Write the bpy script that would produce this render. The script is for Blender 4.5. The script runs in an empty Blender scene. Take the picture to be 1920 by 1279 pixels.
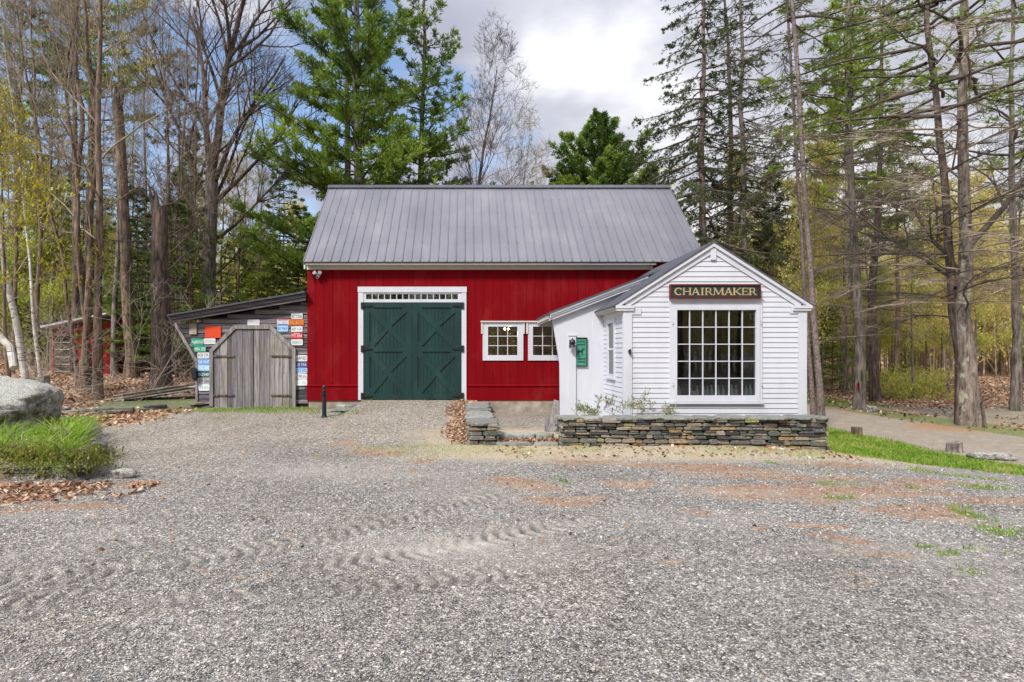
import bpy, math, random
import numpy as np
from mathutils import Vector
PI = math.pi
SC = bpy.context.scene
COL = SC.collection

# ------------------------------------------------------------------ camera, sky, sun, exposure
F = 1043.0; CX = 875.0; CY = 665.0; CAMZ = 1.65
cam_d = bpy.data.cameras.new("camera"); cam = bpy.data.objects.new("camera", cam_d); COL.objects.link(cam)
cam.location = (0, 0, CAMZ); cam.rotation_euler = (math.radians(90), 0, 0)
cam_d.sensor_width = 36; cam_d.lens = 36*F/1920; cam_d.shift_x = (960-CX)/1920; cam_d.shift_y = (CY-639.5)/1920
cam_d.clip_end = 2000; cam_d.clip_start = 0.05
SC.camera = cam
SUN_EL, SUN_AZ = math.radians(46), math.radians(218)       # azimuth from +Y clockwise: behind the camera to the left
w = bpy.data.worlds.new("World"); SC.world = w; w.use_nodes = True
nt = w.node_tree; nt.nodes.clear()
def N(t, **k):
    n = nt.nodes.new(t)
    for a, b in k.items(): setattr(n, a, b)
    return n
def L(a, b): nt.links.new(a, b)
out = N('ShaderNodeOutputWorld'); bg = N('ShaderNodeBackground'); bg.inputs[1].default_value = 0.092
sky = N('ShaderNodeTexSky', sky_type='NISHITA', sun_disc=False); sky.sun_elevation = SUN_EL; sky.sun_rotation = SUN_AZ
tc = N('ShaderNodeTexCoord'); mp = N('ShaderNodeMapping'); mp.inputs['Scale'].default_value = (1.0, 1.0, 2.0)
L(tc.outputs['Generated'], mp.inputs[0])
def wnoise(scale, det, loc, rough=.55):
    m = N('ShaderNodeMapping'); m.inputs['Location'].default_value = loc; L(mp.outputs[0], m.inputs[0])
    n = N('ShaderNodeTexNoise'); n.inputs['Scale'].default_value = scale; n.inputs['Detail'].default_value = det
    n.inputs['Roughness'].default_value = rough; n.inputs['Distortion'].default_value = .25; L(m.outputs[0], n.inputs[0]); return n.outputs[0]
def ramp(inp, stops):
    r = N('ShaderNodeValToRGB'); r.color_ramp.interpolation = 'EASE'
    e = r.color_ramp.elements
    while len(e) < len(stops): e.new(.5)
    for i, (p, c) in enumerate(stops):
        e[i].position = p; e[i].color = (*c, 1) if len(c) == 3 else c
    L(inp, r.inputs[0]); return r.outputs[0]
def math_(op, a, b, clamp=False):
    m = N('ShaderNodeMath', operation=op); m.use_clamp = clamp
    for i, v in enumerate((a, b)):
        if isinstance(v, (int, float)): m.inputs[i].default_value = v
        else: L(v, m.inputs[i])
    return m.outputs[0]
sep = N('ShaderNodeSeparateXYZ'); L(tc.outputs['Generated'], sep.inputs[0])
cover = wnoise(2.6, 9, (3.1, .4, .7))
bias = math_('MULTIPLY', sep.outputs[0], .38)               # more blue to the left, closed cloud to the right
cv = math_('ADD', cover, bias)
cmask = ramp(cv, [(.37, (0, 0, 0)), (.49, (1, 1, 1))])
tone = wnoise(2.1, 8, (7.3, 2.2, 1.9), .5)
ccol = ramp(tone, [(.40, (3.5, 3.6, 4.4)), (.54, (4.8, 4.9, 5.6)), (.68, (8.1, 8.1, 8.4))])
up = math_('MULTIPLY', math_('POWER', math_('MAXIMUM', sep.outputs[2], 0.0), 4.0), 2.2)
gain = math_('ADD', up, 1.0)
cm = N('ShaderNodeVectorMath', operation='SCALE'); L(ccol, cm.inputs[0]); L(gain, cm.inputs['Scale'])
sk = N('ShaderNodeVectorMath', operation='SCALE'); L(sky.outputs[0], sk.inputs[0]); sk.inputs['Scale'].default_value = 1.9
mx = N('ShaderNodeMix', data_type='RGBA'); L(cmask, mx.inputs[0]); L(sk.outputs[0], mx.inputs[6]); L(cm.outputs[0], mx.inputs[7])
L(mx.outputs[2], bg.inputs[0]); L(bg.outputs[0], out.inputs[0])
sl = bpy.data.lights.new("sun", 'SUN'); sl.energy = 3.3; sl.angle = math.radians(9); sl.color = (1, .965, .91)
so = bpy.data.objects.new("sun", sl); COL.objects.link(so)
so.rotation_euler = (PI/2-SUN_EL, 0, PI-SUN_AZ+0.0)
_d = Vector((math.sin(SUN_AZ)*math.cos(SUN_EL), math.cos(SUN_AZ)*math.cos(SUN_EL), math.sin(SUN_EL)))
so.rotation_euler = _d.to_track_quat('Z', 'Y').to_euler()
SC.view_settings.view_transform = 'Standard'; SC.view_settings.look = 'None'; SC.view_settings.gamma = 1
SC.view_settings.exposure = 0.46
SC.cycles.max_bounces = 6; SC.cycles.transparent_max_bounces = 12

def at(px, py, Y):                                          # a point seen at px, py of the photo at depth Y
    return ((px-CX)*Y/F, Y, CAMZ+(CY-py)*Y/F)
def ax(px, Y): return (px-CX)*Y/F
def az(py, Y): return CAMZ+(CY-py)*Y/F

# ------------------------------------------------------------------ materials
class G:
    def __init__(s, name, rough=.7, spec=.3, metal=0):
        s.m = bpy.data.materials.new(name); s.m.use_nodes = True; s.t = s.m.node_tree; s.t.nodes.clear()
        s.o = s.n('ShaderNodeOutputMaterial'); s.b = s.n('ShaderNodeBsdfPrincipled')
        s.b.inputs['Roughness'].default_value = rough; s.b.inputs['Specular IOR Level'].default_value = spec; s.b.inputs['Metallic'].default_value = metal
        s.l(s.b.outputs[0], s.o.inputs[0]); s.c = s.n('ShaderNodeTexCoord')
    def n(s, t, **k):
        x = s.t.nodes.new(t)
        for a, b in k.items(): setattr(x, a, b)
        return x
    def l(s, a, b): s.t.links.new(a, b)
    def vec(s, scale=(1, 1, 1), rot=(0, 0, 0)):
        m = s.n('ShaderNodeMapping'); m.inputs['Scale'].default_value = scale; m.inputs['Rotation'].default_value = rot
        s.l(s.c.outputs['Object'], m.inputs[0]); return m.outputs[0]
    def noise(s, scale, det=4, stretch=(1, 1, 1), rough=.55, dist=0):
        x = s.n('ShaderNodeTexNoise'); x.inputs['Scale'].default_value = scale; x.inputs['Detail'].default_value = det
        x.inputs['Roughness'].default_value = rough; x.inputs['Distortion'].default_value = dist
        s.l(s.vec(stretch), x.inputs['Vector']); return x.outputs[0]
    def voro(s, scale, stretch=(1, 1, 1), feature='F1'):
        x = s.n('ShaderNodeTexVoronoi', feature=feature); x.inputs['Scale'].default_value = scale
        s.l(s.vec(stretch), x.inputs['Vector']); return x
    def attr(s, name):
        x = s.n('ShaderNodeAttribute'); x.attribute_name = name; return x.outputs['Fac']
    def ramp(s, inp, stops, inter='LINEAR'):
        r = s.n('ShaderNodeValToRGB'); r.color_ramp.interpolation = inter; e = r.color_ramp.elements
        while len(e) < len(stops): e.new(.5)
        for i, (p, c) in enumerate(stops):
            if not isinstance(c, tuple): c = (c, c, c)
            e[i].position = p; e[i].color = (*c, 1)
        s.l(inp, r.inputs[0]); return r.outputs[0]
    def mix(s, f, a, b, mode='MIX'):
        x = s.n('ShaderNodeMix', data_type='RGBA', blend_type=mode)
        for i, v in ((0, f), (6, a), (7, b)):
            if isinstance(v, (int, float)): x.inputs[i].default_value = v
            elif isinstance(v, tuple): x.inputs[i].default_value = (*v, 1)
            else: s.l(v, x.inputs[i])
        return x.outputs[2]
    def math(s, op, a, b=0.0, clamp=False):
        m = s.n('ShaderNodeMath', operation=op); m.use_clamp = clamp
        for i, v in enumerate((a, b)):
            if isinstance(v, (int, float)): m.inputs[i].default_value = v
            else: s.l(v, m.inputs[i])
        return m.outputs[0]
    def bump(s, h, strength=.3, dist=.01):
        x = s.n('ShaderNodeBump'); x.inputs['Strength'].default_value = strength; x.inputs['Distance'].default_value = dist
        s.l(h, x.inputs['Height']); s.l(x.outputs[0], s.b.inputs['Normal'])
    def col(s, c):
        if isinstance(c, tuple): s.b.inputs['Base Color'].default_value = (*c, 1)
        else: s.l(c, s.b.inputs['Base Color'])
        return s.m

def mottled(name, c1, c2, scale=5, stretch=(1, 1, 1), rough=.7, spec=.3, bump=.2, bd=.005, det=5, metal=0, lo=.3, hi=.7, tint=None):
    g = G(name, rough, spec, metal); n = g.noise(scale, det, stretch)
    c = g.ramp(n, [(lo, c1), (hi, c2)])
    if tint: c = g.mix(1.0, c, g.ramp(g.attr('tint'), tint), 'MULTIPLY')
    if bump: g.bump(n, bump, bd)
    return g.col(c)
def foliage(name, stops, trans=.4, rough=.6):
    g = G(name, rough, .25); c = g.ramp(g.attr('tint'), stops); g.col(c)
    t = g.n('ShaderNodeBsdfTranslucent'); g.l(c, t.inputs[0]); m = g.n('ShaderNodeMixShader'); m.inputs[0].default_value = trans
    g.l(g.b.outputs[0], m.inputs[1]); g.l(t.outputs[0], m.inputs[2]); g.l(m.outputs[0], g.o.inputs[0]); return g.m
def bark(name, c1, c2, scale=14, st=(1, 1, .18), bump=.8, lich=None, bands=False):
    g = G(name, .9, .1); n = g.noise(scale, 6, st, .65); n2 = g.noise(2.2, 4)
    c = g.ramp(n, [(.36, c1), (.62, c2)]); c = g.mix(1.0, c, g.ramp(n2, [(.3, .75), (.7, 1.25)]), 'MULTIPLY')
    if bands:
        b = g.noise(9, 3, (.35, .35, 3.2)); c = g.mix(g.ramp(b, [(.60, 0.0), (.66, 1.0)]), c, (.035, .03, .028))
    if lich:
        k = g.noise(5.5, 6, (1, 1, .8), .7); c = g.mix(g.ramp(k, [(.56, 0.0), (.61, .85)]), c, lich)
    g.bump(n, bump, .02); return g.col(c)

M = {}
def paint(name, c, var=.12, scale=3, rough=.5, spec=.35, st=(1, 1, .25), dirt=None):
    g = G(name, rough, spec); n = g.noise(scale, 6, st, .6); n2 = g.noise(60, 3, st)
    c1 = tuple(v*(1-var) for v in c); c2 = tuple(min(1, v*(1+var)) for v in c)
    k = g.ramp(n, [(.3, c1), (.7, c2)])
    if dirt:
        d = g.noise(1.7, 7, (1, 1, .5), .65); k = g.mix(g.ramp(d, [(.52, 0.0), (.75, dirt[1])]), k, dirt[0])
    g.bump(n2, .12, .002); return g.col(k)
M['red'] = paint('red_barn_paint', (.178, .0025, .006), .15, 2.6, .7, .05, dirt=((.26, .05, .04), .3))
M['red_dark'] = paint('red_gap', (.05, .003, .004), .1)
M['white'] = paint('white_paint', (.55, .555, .595), .04, 3, .45, .35, dirt=((.40, .40, .41), .45))
M['cream'] = paint('aged_white_paint', (.56, .525, .48), .06, 4, .5, .3, dirt=((.45, .42, .36), .5))
M['green'] = paint('green_door_paint', (.0065, .032, .030), .25, 3.0, .42, .4, dirt=((.05, .09, .085), .35))
M['iron'] = paint('black_iron', (.012, .013, .018), .2, 8, .38, .5)
M['copper'] = mottled('verdigris', (.02, .16, .10), (.09, .34, .23), 18, rough=.5, bump=.3)
M['darkgreen'] = paint('sign_green', (.01, .04, .04), .2)
M['maroon'] = paint('sign_maroon', (.095, .008, .010), .2)
M['gold'] = paint('gold_leaf', (.44, .28, .13), .2, 9, .5)
M['concrete'] = mottled('old_concrete', (.17, .14, .10), (.42, .37, .30), 3.5, rough=.9, bump=.4)
M['shingle'] = mottled('dark_shingle', (.045, .046, .055), (.11, .11, .13), 30, (1, 1, 1), .85, .2, .5)
M['blackcap'] = paint('ridge_metal', (.06, .06, .075), .2, 5, .4, .5)
def _roof():
    g = G('ribbed_metal_roof', .38, .5, .35); n = g.noise(1.1, 6, (1, .5, .5), .6); n2 = g.noise(45, 3)
    c = g.ramp(n, [(.28, (.150, .146, .164)), (.55, (.193, .188, .209)), (.78, (.25, .244, .262))])
    st = g.noise(7, 4, (3.5, .12, .12), .6); c = g.mix(.35, c, g.ramp(st, [(.3, .72), (.7, 1.1)]), 'MULTIPLY')
    g.l(g.ramp(n, [(.3, .34), (.7, .5)]), g.b.inputs['Roughness']); g.bump(n2, .05, .002); return g.col(c)
M['roof'] = _roof()
M['screw'] = paint('roof_screw', (.10, .10, .12), .1)
def _old(name, ax_, c0=(.10, .092, .09), c1=(.325, .305, .30), mossy=True):
    g = G(name, .92, .12); st = (1, 1, .06) if ax_ == 'z' else (.06, 1, 1)
    n = g.noise(26, 7, st, .7); big = g.noise(1.6, 4)
    c = g.ramp(n, [(.33, c0), (.66, c1)])
    c = g.mix(1.0, c, g.ramp(g.attr('tint'), [(0, (.36, .34, .35)), (.5, (.80, .78, .84)), (1, (1.35, 1.32, 1.27))]), 'MULTIPLY')
    if mossy: c = g.mix(g.ramp(big, [(.52, 0.0), (.72, .6)]), c, (.15, .15, .07), 'MIX')
    k = g.voro(5.0, (1, 1, .6)); kn = g.ramp(k.outputs['Distance'], [(.03, 1.0), (.075, 0.0)]); c = g.mix(kn, c, (.03, .025, .025))
    g.bump(n, .55, .006); return g.col(c)
M['oldv'] = _old('weathered_vertical_planks', 'z')
M['oldh'] = _old('weathered_horizontal_planks', 'x', (.055, .047, .050), (.27, .245, .255), False)
M['pale_plank'] = _old('pale_grey_planks', 'x', (.16, .135, .11), (.50, .44, .38), False)
M['beam'] = _old('weathered_beam', 'x', (.07, .058, .062), (.215, .19, .20), False)
M['raw'] = mottled('bare_lumber', (.36, .22, .10), (.62, .43, .24), 6, (1, 1, .1), .7)
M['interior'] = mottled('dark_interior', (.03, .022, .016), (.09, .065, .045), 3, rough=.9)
M['brownshelf'] = mottled('shelf_wood', (.10, .04, .02), (.22, .10, .05), 6, (.1, 1, 1))
def _glass():
    g = G('window_glass', .03, .5); t = g.n('ShaderNodeBsdfTransparent'); t.inputs[0].default_value = (.80, .84, .82, 1)
    gl = g.n('ShaderNodeBsdfGlossy'); gl.inputs['Roughness'].default_value = .015
    nz = g.noise(3, 2); bp = g.n('ShaderNodeBump'); bp.inputs['Strength'].default_value = .05; bp.inputs['Distance'].default_value = .01
    g.l(nz, bp.inputs['Height']); g.l(bp.outputs[0], gl.inputs['Normal'])
    fr = g.n('ShaderNodeFresnel'); fr.inputs[0].default_value = 1.5; m = g.n('ShaderNodeMixShader')
    g.l(g.math('MULTIPLY', fr.outputs[0], 1.5, True), m.inputs[0]); g.l(t.outputs[0], m.inputs[1]); g.l(gl.outputs[0], m.inputs[2])
    g.l(m.outputs[0], g.o.inputs[0]); return g.m
M['glass'] = _glass()
def _bottle():
    g = G('bottle_glass', .1, .6); g.b.inputs['Transmission Weight'].default_value = .15; return g.col((.60, .72, .68))
M['bottle'] = _bottle()
M['curtain'] = mottled('grey_curtain', (.20, .20, .21), (.40, .40, .42), 40, (1, 1, .02), .9)
def _lamp(n, c, e):
    g = G(n); g.b.inputs['Emission Color'].default_value = (*c, 1); g.b.inputs['Emission Strength'].default_value = e; return g.col(c)
M['bulb'] = _lamp('lit_bulb', (1, .85, .6), 3)
STONE = [(0, (.050, .048, .046)), (.22, (.115, .108, .10)), (.42, (.20, .18, .155)), (.58, (.105, .115, .10)), (.72, (.27, .21, .145)), (.84, (.33, .29, .25)), (.93, (.34, .22, .10)), (1, (.24, .27, .11))]
def _stone():
    g = G('stacked_fieldstone', .9, .2); n = g.noise(22, 7, (1, 1, 2.2), .7); c = g.ramp(g.attr('tint'), STONE)
    c = g.mix(1.0, c, g.ramp(n, [(.32, .45), (.55, 1.0), (.72, 1.7)]), 'MULTIPLY')
    k = g.noise(9, 6, (1, 1, 1), .7); c = g.mix(g.ramp(k, [(.58, 0.0), (.64, .6)]), c, (.34, .36, .28))
    g.bump(n, .9, .02); return g.col(c)
M['stone'] = _stone()
def _slab():
    g = G('slate_slab', .85, .25); n = g.noise(12, 7, (1, 1, 1), .68); c = g.ramp(n, [(.3, (.13, .13, .12)), (.5, (.26, .26, .235)), (.72, (.42, .41, .37))])
    c = g.mix(1.0, c, g.ramp(g.attr('tint'), [(0, .6), (1, 1.2)]), 'MULTIPLY')
    k = g.noise(4, 6, (1, 1, 1), .7); c = g.mix(g.ramp(k, [(.55, 0.0), (.65, .6)]), c, (.20, .23, .13)); g.bump(n, .8, .02); return g.col(c)
M['slab'] = _slab()
def _boulder():
    g = G('lichened_granite', .92, .2); n = g.noise(9, 8, (1, 1, 1), .72); f = g.noise(55, 5, rough=.7)
    c = g.ramp(n, [(.30, (.08, .07, .06)), (.46, (.20, .18, .155)), (.60, (.44, .42, .38))])
    gn = g.n('ShaderNodeNewGeometry'); sp = g.n('ShaderNodeSeparateXYZ'); g.l(gn.outputs['Normal'], sp.inputs[0])
    top = g.ramp(g.math('ADD', sp.outputs[2], g.math('MULTIPLY', n, .5)), [(.94, 0.0), (1.12, 1.0)])   # pale lichen, with light from above painted into the upward faces
    c = g.mix(top, c, g.ramp(f, [(.35, (.29, .29, .24)), (.65, (.50, .49, .43))]))
    c = g.mix(1.0, c, g.ramp(f, [(.38, .45), (.62, 1.4)]), 'MULTIPLY'); g.bump(n, 1.0, .06); return g.col(c)
M['boulder'] = _boulder()
M['bark_brown'] = bark('brown_bark', (.05, .034, .025), (.25, .18, .135))
M['bark_grey'] = bark('grey_bark', (.065, .054, .046), (.29, .25, .215))
M['bark_dark'] = bark('dark_bark', (.035, .025, .022), (.17, .125, .10))
M['bark_lich'] = bark('lichened_bark', (.075, .055, .046), (.30, .24, .20), lich=(.36, .37, .29))
M['bark_birch'] = bark('birch_bark', (.40, .37, .33), (.62, .59, .54), 8, (1, 1, 1), .3, bands=True)
M['bark_spruce'] = bark('spruce_bark', (.075, .055, .048), (.265, .205, .185), 26, (1, 1, .7), .9)
M['twig'] = mottled('twig', (.16, .115, .085), (.44, .35, .27), 3, bump=0, rough=.9)
M['twig_dark'] = mottled('dark_twig', (.05, .038, .03), (.16, .125, .10), 3, bump=0, rough=.9)
M['twig_pale'] = mottled('pale_twig', (.26, .215, .165), (.50, .44, .36), 3, bump=0, rough=.9)
M['needle_pine'] = foliage('pine_needles', [(0, (.04, .075, .018)), (.35, (.11, .18, .03)), (.7, (.25, .36, .05)), (1, (.44, .54, .09))], .45)
M['needle_light'] = foliage('yellow_green_needles', [(0, (.10, .15, .02)), (.5, (.31, .40, .045)), (1, (.56, .62, .10))], .5)
M['needle_dark'] = foliage('spruce_needles', [(0, (.025, .04, .015)), (.5, (.075, .10, .032)), (1, (.19, .20, .07))], .25)
M['needle_far'] = foliage('far_pine_needles', [(0, (.035, .085, .025)), (.5, (.09, .20, .05)), (1, (.22, .38, .08))], .35)
M['leaf_yellow'] = foliage('young_yellow_leaves', [(0, (.25, .24, .02)), (.5, (.48, .42, .035)), (1, (.72, .62, .08))], .5)
M['leaf_olive'] = foliage('young_olive_leaves', [(0, (.27, .29, .07)), (.4, (.55, .53, .14)), (.8, (.80, .68, .26)), (1, (.78, .48, .24))], .55)
M['leaf_spring'] = foliage('spring_green_leaves', [(0, (.25, .29, .05)), (.5, (.54, .56, .10)), (1, (.80, .72, .18))], .55)
M['leaf_green'] = foliage('shrub_leaves', [(0, (.05, .09, .015)), (.5, (.16, .26, .03)), (1, (.40, .50, .07))], .45)
M['grass'] = foliage('grass_blades', [(0, (.06, .12, .015)), (.4, (.17, .31, .025)), (.75, (.30, .42, .05)), (1, (.55, .48, .20))], .4)
M['daylily'] = foliage('lush_blades', [(0, (.06, .12, .015)), (.35, (.20, .36, .03)), (.75, (.42, .56, .07)), (1, (.58, .52, .22))], .5)
M['litter'] = foliage('fallen_leaves', [(0, (.07, .03, .015)), (.3, (.22, .095, .05)), (.6, (.40, .23, .13)), (.85, (.58, .42, .28)), (1, (.72, .60, .46))], .15)
M['needles_red'] = foliage('fallen_needles', [(0, (.18, .06, .025)), (.5, (.40, .17, .08)), (1, (.60, .34, .16))], .1)
M['ground_cover'] = foliage('creeping_cover', [(0, (.04, .05, .012)), (.4, (.15, .16, .03)), (.75, (.28, .30, .05)), (1, (.36, .24, .12))], .35)
M['gravelstone'] = mottled('loose_stones', (.9, .9, .9), (1, 1, 1), 40, bump=0, rough=.85, tint=[(0, (.13, .13, .135)), (.35, (.30, .295, .30)), (.7, (.48, .47, .46)), (.9, (.56, .51, .45)), (1, (.82, .80, .76))])

# ------------------------------------------------------------------ mesh helpers
def make_mesh(name, V, Fs, mat, tint=None, smooth=False, ptint=None):
    """V (n,3); Fs list of (m,k) index arrays"""
    me = bpy.data.meshes.new(name); V = np.asarray(V, dtype=np.float32)
    me.vertices.add(len(V)); me.vertices.foreach_set('co', V.ravel())
    Fs = [np.asarray(f, dtype=np.int32) for f in Fs if len(f)]
    loops = np.concatenate([f.ravel() for f in Fs]); tot = np.concatenate([np.full(len(f), f.shape[1], np.int32) for f in Fs])
    st = np.concatenate([[0], np.cumsum(tot)[:-1]]).astype(np.int32)
    me.loops.add(len(loops)); me.loops.foreach_set('vertex_index', loops)
    me.polygons.add(len(tot)); me.polygons.foreach_set('loop_start', st); me.polygons.foreach_set('loop_total', tot)
    if smooth: me.polygons.foreach_set('use_smooth', np.ones(len(tot), bool))
    if tint is not None:
        a = me.attributes.new('tint', 'FLOAT', 'FACE'); a.data.foreach_set('value', np.asarray(tint, np.float32))
    if ptint is not None:
        a = me.attributes.new('tint', 'FLOAT', 'POINT'); a.data.foreach_set('value', np.asarray(ptint, np.float32))
    if mat is not None: me.materials.append(mat)
    me.update(calc_edges=True); me.validate(); return me
def link(name, me, parent=None, loc=(0, 0, 0)):
    o = bpy.data.objects.new(name, me); COL.objects.link(o); o.location = loc
    if parent is not None: o.parent = parent
    return o
def tag(o, label=None, cat=None, group=None, kind=None):
    if label: o['label'] = label
    if cat: o['category'] = cat
    if group: o['group'] = group
    if kind: o['kind'] = kind
    return o
def thing(name, label, cat, loc=(0, 0, 0), group=None):
    o = bpy.data.objects.new(name, None); COL.objects.link(o); o.location = loc; o.empty_display_size = .2
    return tag(o, label, cat, group)
def copy_thing(root, loc, rotz=0, scale=1, label=None, group=None, sz=None):
    r = root.copy(); COL.objects.link(r); r.location = loc; r.rotation_euler = (0, 0, rotz)
    r.scale = (scale, scale, sz if sz else scale)
    if label: r['label'] = label
    if group: r['group'] = group
    for ch in root.children:
        c = ch.copy(); COL.objects.link(c); c.parent = r
        for g in ch.children:
            d = g.copy(); COL.objects.link(d); d.parent = c
    return r
class MB:
    def __init__(s): s.v = []; s.f = []; s.t = []; s.cur = .5
    def add(s, vs, fs):
        b = len(s.v); s.v += [tuple(v) for v in vs]
        for f in fs: s.f.append([b+i for i in f]); s.t.append(s.cur)
        return s
    def box(s, x0, x1, y0, y1, z0, z1):
        return s.add([(x0, y0, z0), (x1, y0, z0), (x1, y1, z0), (x0, y1, z0), (x0, y0, z1), (x1, y0, z1), (x1, y1, z1), (x0, y1, z1)],
              [(0, 3, 2, 1), (4, 5, 6, 7), (0, 1, 5, 4), (1, 2, 6, 5), (2, 3, 7, 6), (3, 0, 4, 7)])
    def prism(s, poly, y0, y1):                             # polygon in x, z pushed along y
        n = len(poly)
        return s.add([(x, y0, z) for x, z in poly]+[(x, y1, z) for x, z in poly],
              [list(range(n)), list(range(2*n-1, n-1, -1))]+[(i, i+n, (i+1) % n+n, (i+1) % n) for i in range(n)])
    def prism_z(s, poly, z0, z1):
        n = len(poly)
        return s.add([(x, y, z0) for x, y in poly]+[(x, y, z1) for x, y in poly],
              [list(range(n-1, -1, -1)), list(range(n, 2*n))]+[(i, (i+1) % n, (i+1) % n+n, i+n) for i in range(n)])
    def bar(s, p, q, wd, y0, y1):                           # straight bar in the x, z plane
        dx, dz = q[0]-p[0], q[1]-p[1]; l = math.hypot(dx, dz); nx, nz = -dz/l*wd/2, dx/l*wd/2
        return s.prism([(p[0]-nx, p[1]-nz), (q[0]-nx, q[1]-nz), (q[0]+nx, q[1]+nz), (p[0]+nx, p[1]+nz)], y0, y1)
    def beam(s, p, q, w_, h_, up=(0, 0, 1)):
        p = Vector(p); q = Vector(q); d = (q-p).normalized(); a = d.cross(Vector(up)).normalized()*w_/2; b = a.cross(d).normalized()*h_/2
        vs = [p-a-b, p+a-b, p+a+b, p-a+b, q-a-b, q+a-b, q+a+b, q-a+b]
        return s.add(vs, [(0, 3, 2, 1), (4, 5, 6, 7), (0, 1, 5, 4), (1, 2, 6, 5), (2, 3, 7, 6), (3, 0, 4, 7)])
    def tube(s, pts, rs, k=8, caps=True):
        pts = [Vector(p) for p in pts]; b = len(s.v)
        for i, p in enumerate(pts):
            d = (pts[min(i+1, len(pts)-1)]-pts[max(i-1, 0)]).normalized()
            a = d.cross(Vector((0, 0, 1)) if abs(d.z) < .9 else Vector((0, 1, 0))).normalized(); c = d.cross(a)
            r = rs[i] if not isinstance(rs, (int, float)) else rs
            for j in range(k):
                t = 2*PI*j/k; s.v.append(tuple(p+a*math.cos(t)*r+c*math.sin(t)*r))
        for i in range(len(pts)-1):
            for j in range(k):
                s.f.append([b+i*k+j, b+i*k+(j+1) % k, b+(i+1)*k+(j+1) % k, b+(i+1)*k+j]); s.t.append(s.cur)
        if caps:
            s.f.append([b+j for j in range(k)][::-1]); s.t.append(s.cur)
            e = b+(len(pts)-1)*k; s.f.append([e+j for j in range(k)]); s.t.append(s.cur)
        return s
    def lathe(s, prof, c, k=20):                            # prof: (r, z) from the bottom up
        return s.tube([(c[0], c[1], c[2]+z) for r, z in prof], [max(r, 1e-4) for r, z in prof], k) if False else s._lathe(prof, c, k)
    def _lathe(s, prof, c, k):
        b = len(s.v)
        for r, z in prof:
            for j in range(k):
                t = 2*PI*j/k; s.v.append((c[0]+max(r, 1e-4)*math.cos(t), c[1]+max(r, 1e-4)*math.sin(t), c[2]+z))
        for i in range(len(prof)-1):
            for j in range(k):
                s.f.append([b+i*k+j, b+i*k+(j+1) % k, b+(i+1)*k+(j+1) % k, b+(i+1)*k+j]); s.t.append(s.cur)
        s.f.append([b+j for j in range(k)][::-1]); s.t.append(s.cur)
        e = b+(len(prof)-1)*k; s.f.append([e+j for j in range(k)]); s.t.append(s.cur)
        return s
    def build(s, name, mat, parent=None, org=None, smooth=False, loc=None):
        """verts are in world space; org is the thing's base"""
        if org is None:
            r = parent
            while r is not None and r.parent is not None: r = r.parent
            org = tuple(r.location) if r is not None else (0, 0, 0)
        me = bpy.data.meshes.new(name); me.from_pydata([(x-org[0], y-org[1], z-org[2]) for x, y, z in s.v], [], s.f)
        a = me.attributes.new('tint', 'FLOAT', 'FACE'); a.data.foreach_set('value', np.asarray(s.t, np.float32))
        if smooth: me.polygons.foreach_set('use_smooth', np.ones(len(s.f), bool))
        me.materials.append(mat); me.update()
        return link(name, me, parent, org if parent is None else (0, 0, 0))
def cuts(a, b, holes):                                      # the intervals of a..b left by holes
    iv = [(a, b)]
    for h0, h1 in holes:
        n = []
        for p, q in iv:
            if h1 <= p or h0 >= q: n.append((p, q)); continue
            if h0 > p+1e-4: n.append((p, h0))
            if h1 < q-1e-4: n.append((h1, q))
        iv = n
    return iv

# ------------------------------------------------------------------ value noise for the ground
_rs = np.random.RandomState(5); _T = _rs.rand(256, 256)
def vn(x, y, s=1.0, o=0):
    x = np.asarray(x, float)*s+17.3+o*3.7; y = np.asarray(y, float)*s+41.9+o*9.1
    i = np.floor(x).astype(int); j = np.floor(y).astype(int); fx = x-i; fy = y-j
    fx = fx*fx*(3-2*fx); fy = fy*fy*(3-2*fy); i %= 256; j %= 256; i1 = (i+1) % 256; j1 = (j+1) % 256
    return (_T[i, j]*(1-fx)+_T[i1, j]*fx)*(1-fy)+(_T[i, j1]*(1-fx)+_T[i1, j1]*fx)*fy
def fbm(x, y, s=1.0, o=0, n=4): return sum(vn(x, y, s*2**k, o+k)*.5**k for k in range(n))/(2-.5**(n-1))
def sm(x, a, b):
    t = np.clip((np.asarray(x, float)-a)/(b-a), 0, 1); return t*t*(3-2*t)
def ground_z(x, y):
    x = np.asarray(x, float); y = np.asarray(y, float)
    z = .26*sm(y, 8.6, 14.4)*(1-sm(x, 3, 6.5))
    z = z-.27*sm(x, 5.0, 9.3)*sm(y, 4.5, 10.5)
    z = z+.75*sm(y, 14.2, 24)*(1-sm(x, -6.2, -3.5))+.5*sm(y, 22, 60)*(1-sm(x, -6.2, -3.5))
    z = z+.35*sm(y, 24, 50)*sm(x, 11, 25)
    rp = .05+.41*np.clip((y-9.9)/4.4, 0, 1)
    mk = sm(x, -3.02, -2.62)*(1-sm(x, .28, .34))*sm(y, 9.2, 10.2)*(1-sm(y, 14.6, 14.9))
    z = z*(1-mk)+np.maximum(z, rp)*mk
    mc = (x > .3)*(x < 3.1)*(y > 10.32)*(y < 15)
    z = np.where(mc > 0, .165, z)
    ma = sm(x, -6, -5)*(1-sm(x, 6.3, 6.6))*sm(y, 15.5, 16.5)*(1-sm(y, 21, 24)); z = z*(1-ma)+.1*ma
    rut = np.exp(-((x-10.35)/.28)**2)+np.exp(-((x-11.75)/.28)**2); z = z-.035*rut*sm(y, 5, 7)
    z = z+.028*(fbm(x, y, .45, 3)-.5)+.012*(fbm(x, y, 2.2, 5)-.5)*(1-mk)
    far = np.maximum(np.abs(x), y); z = z+1.2*(fbm(x, y, .05, 8)-.5)*sm(far, 30, 80)
    return z
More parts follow.
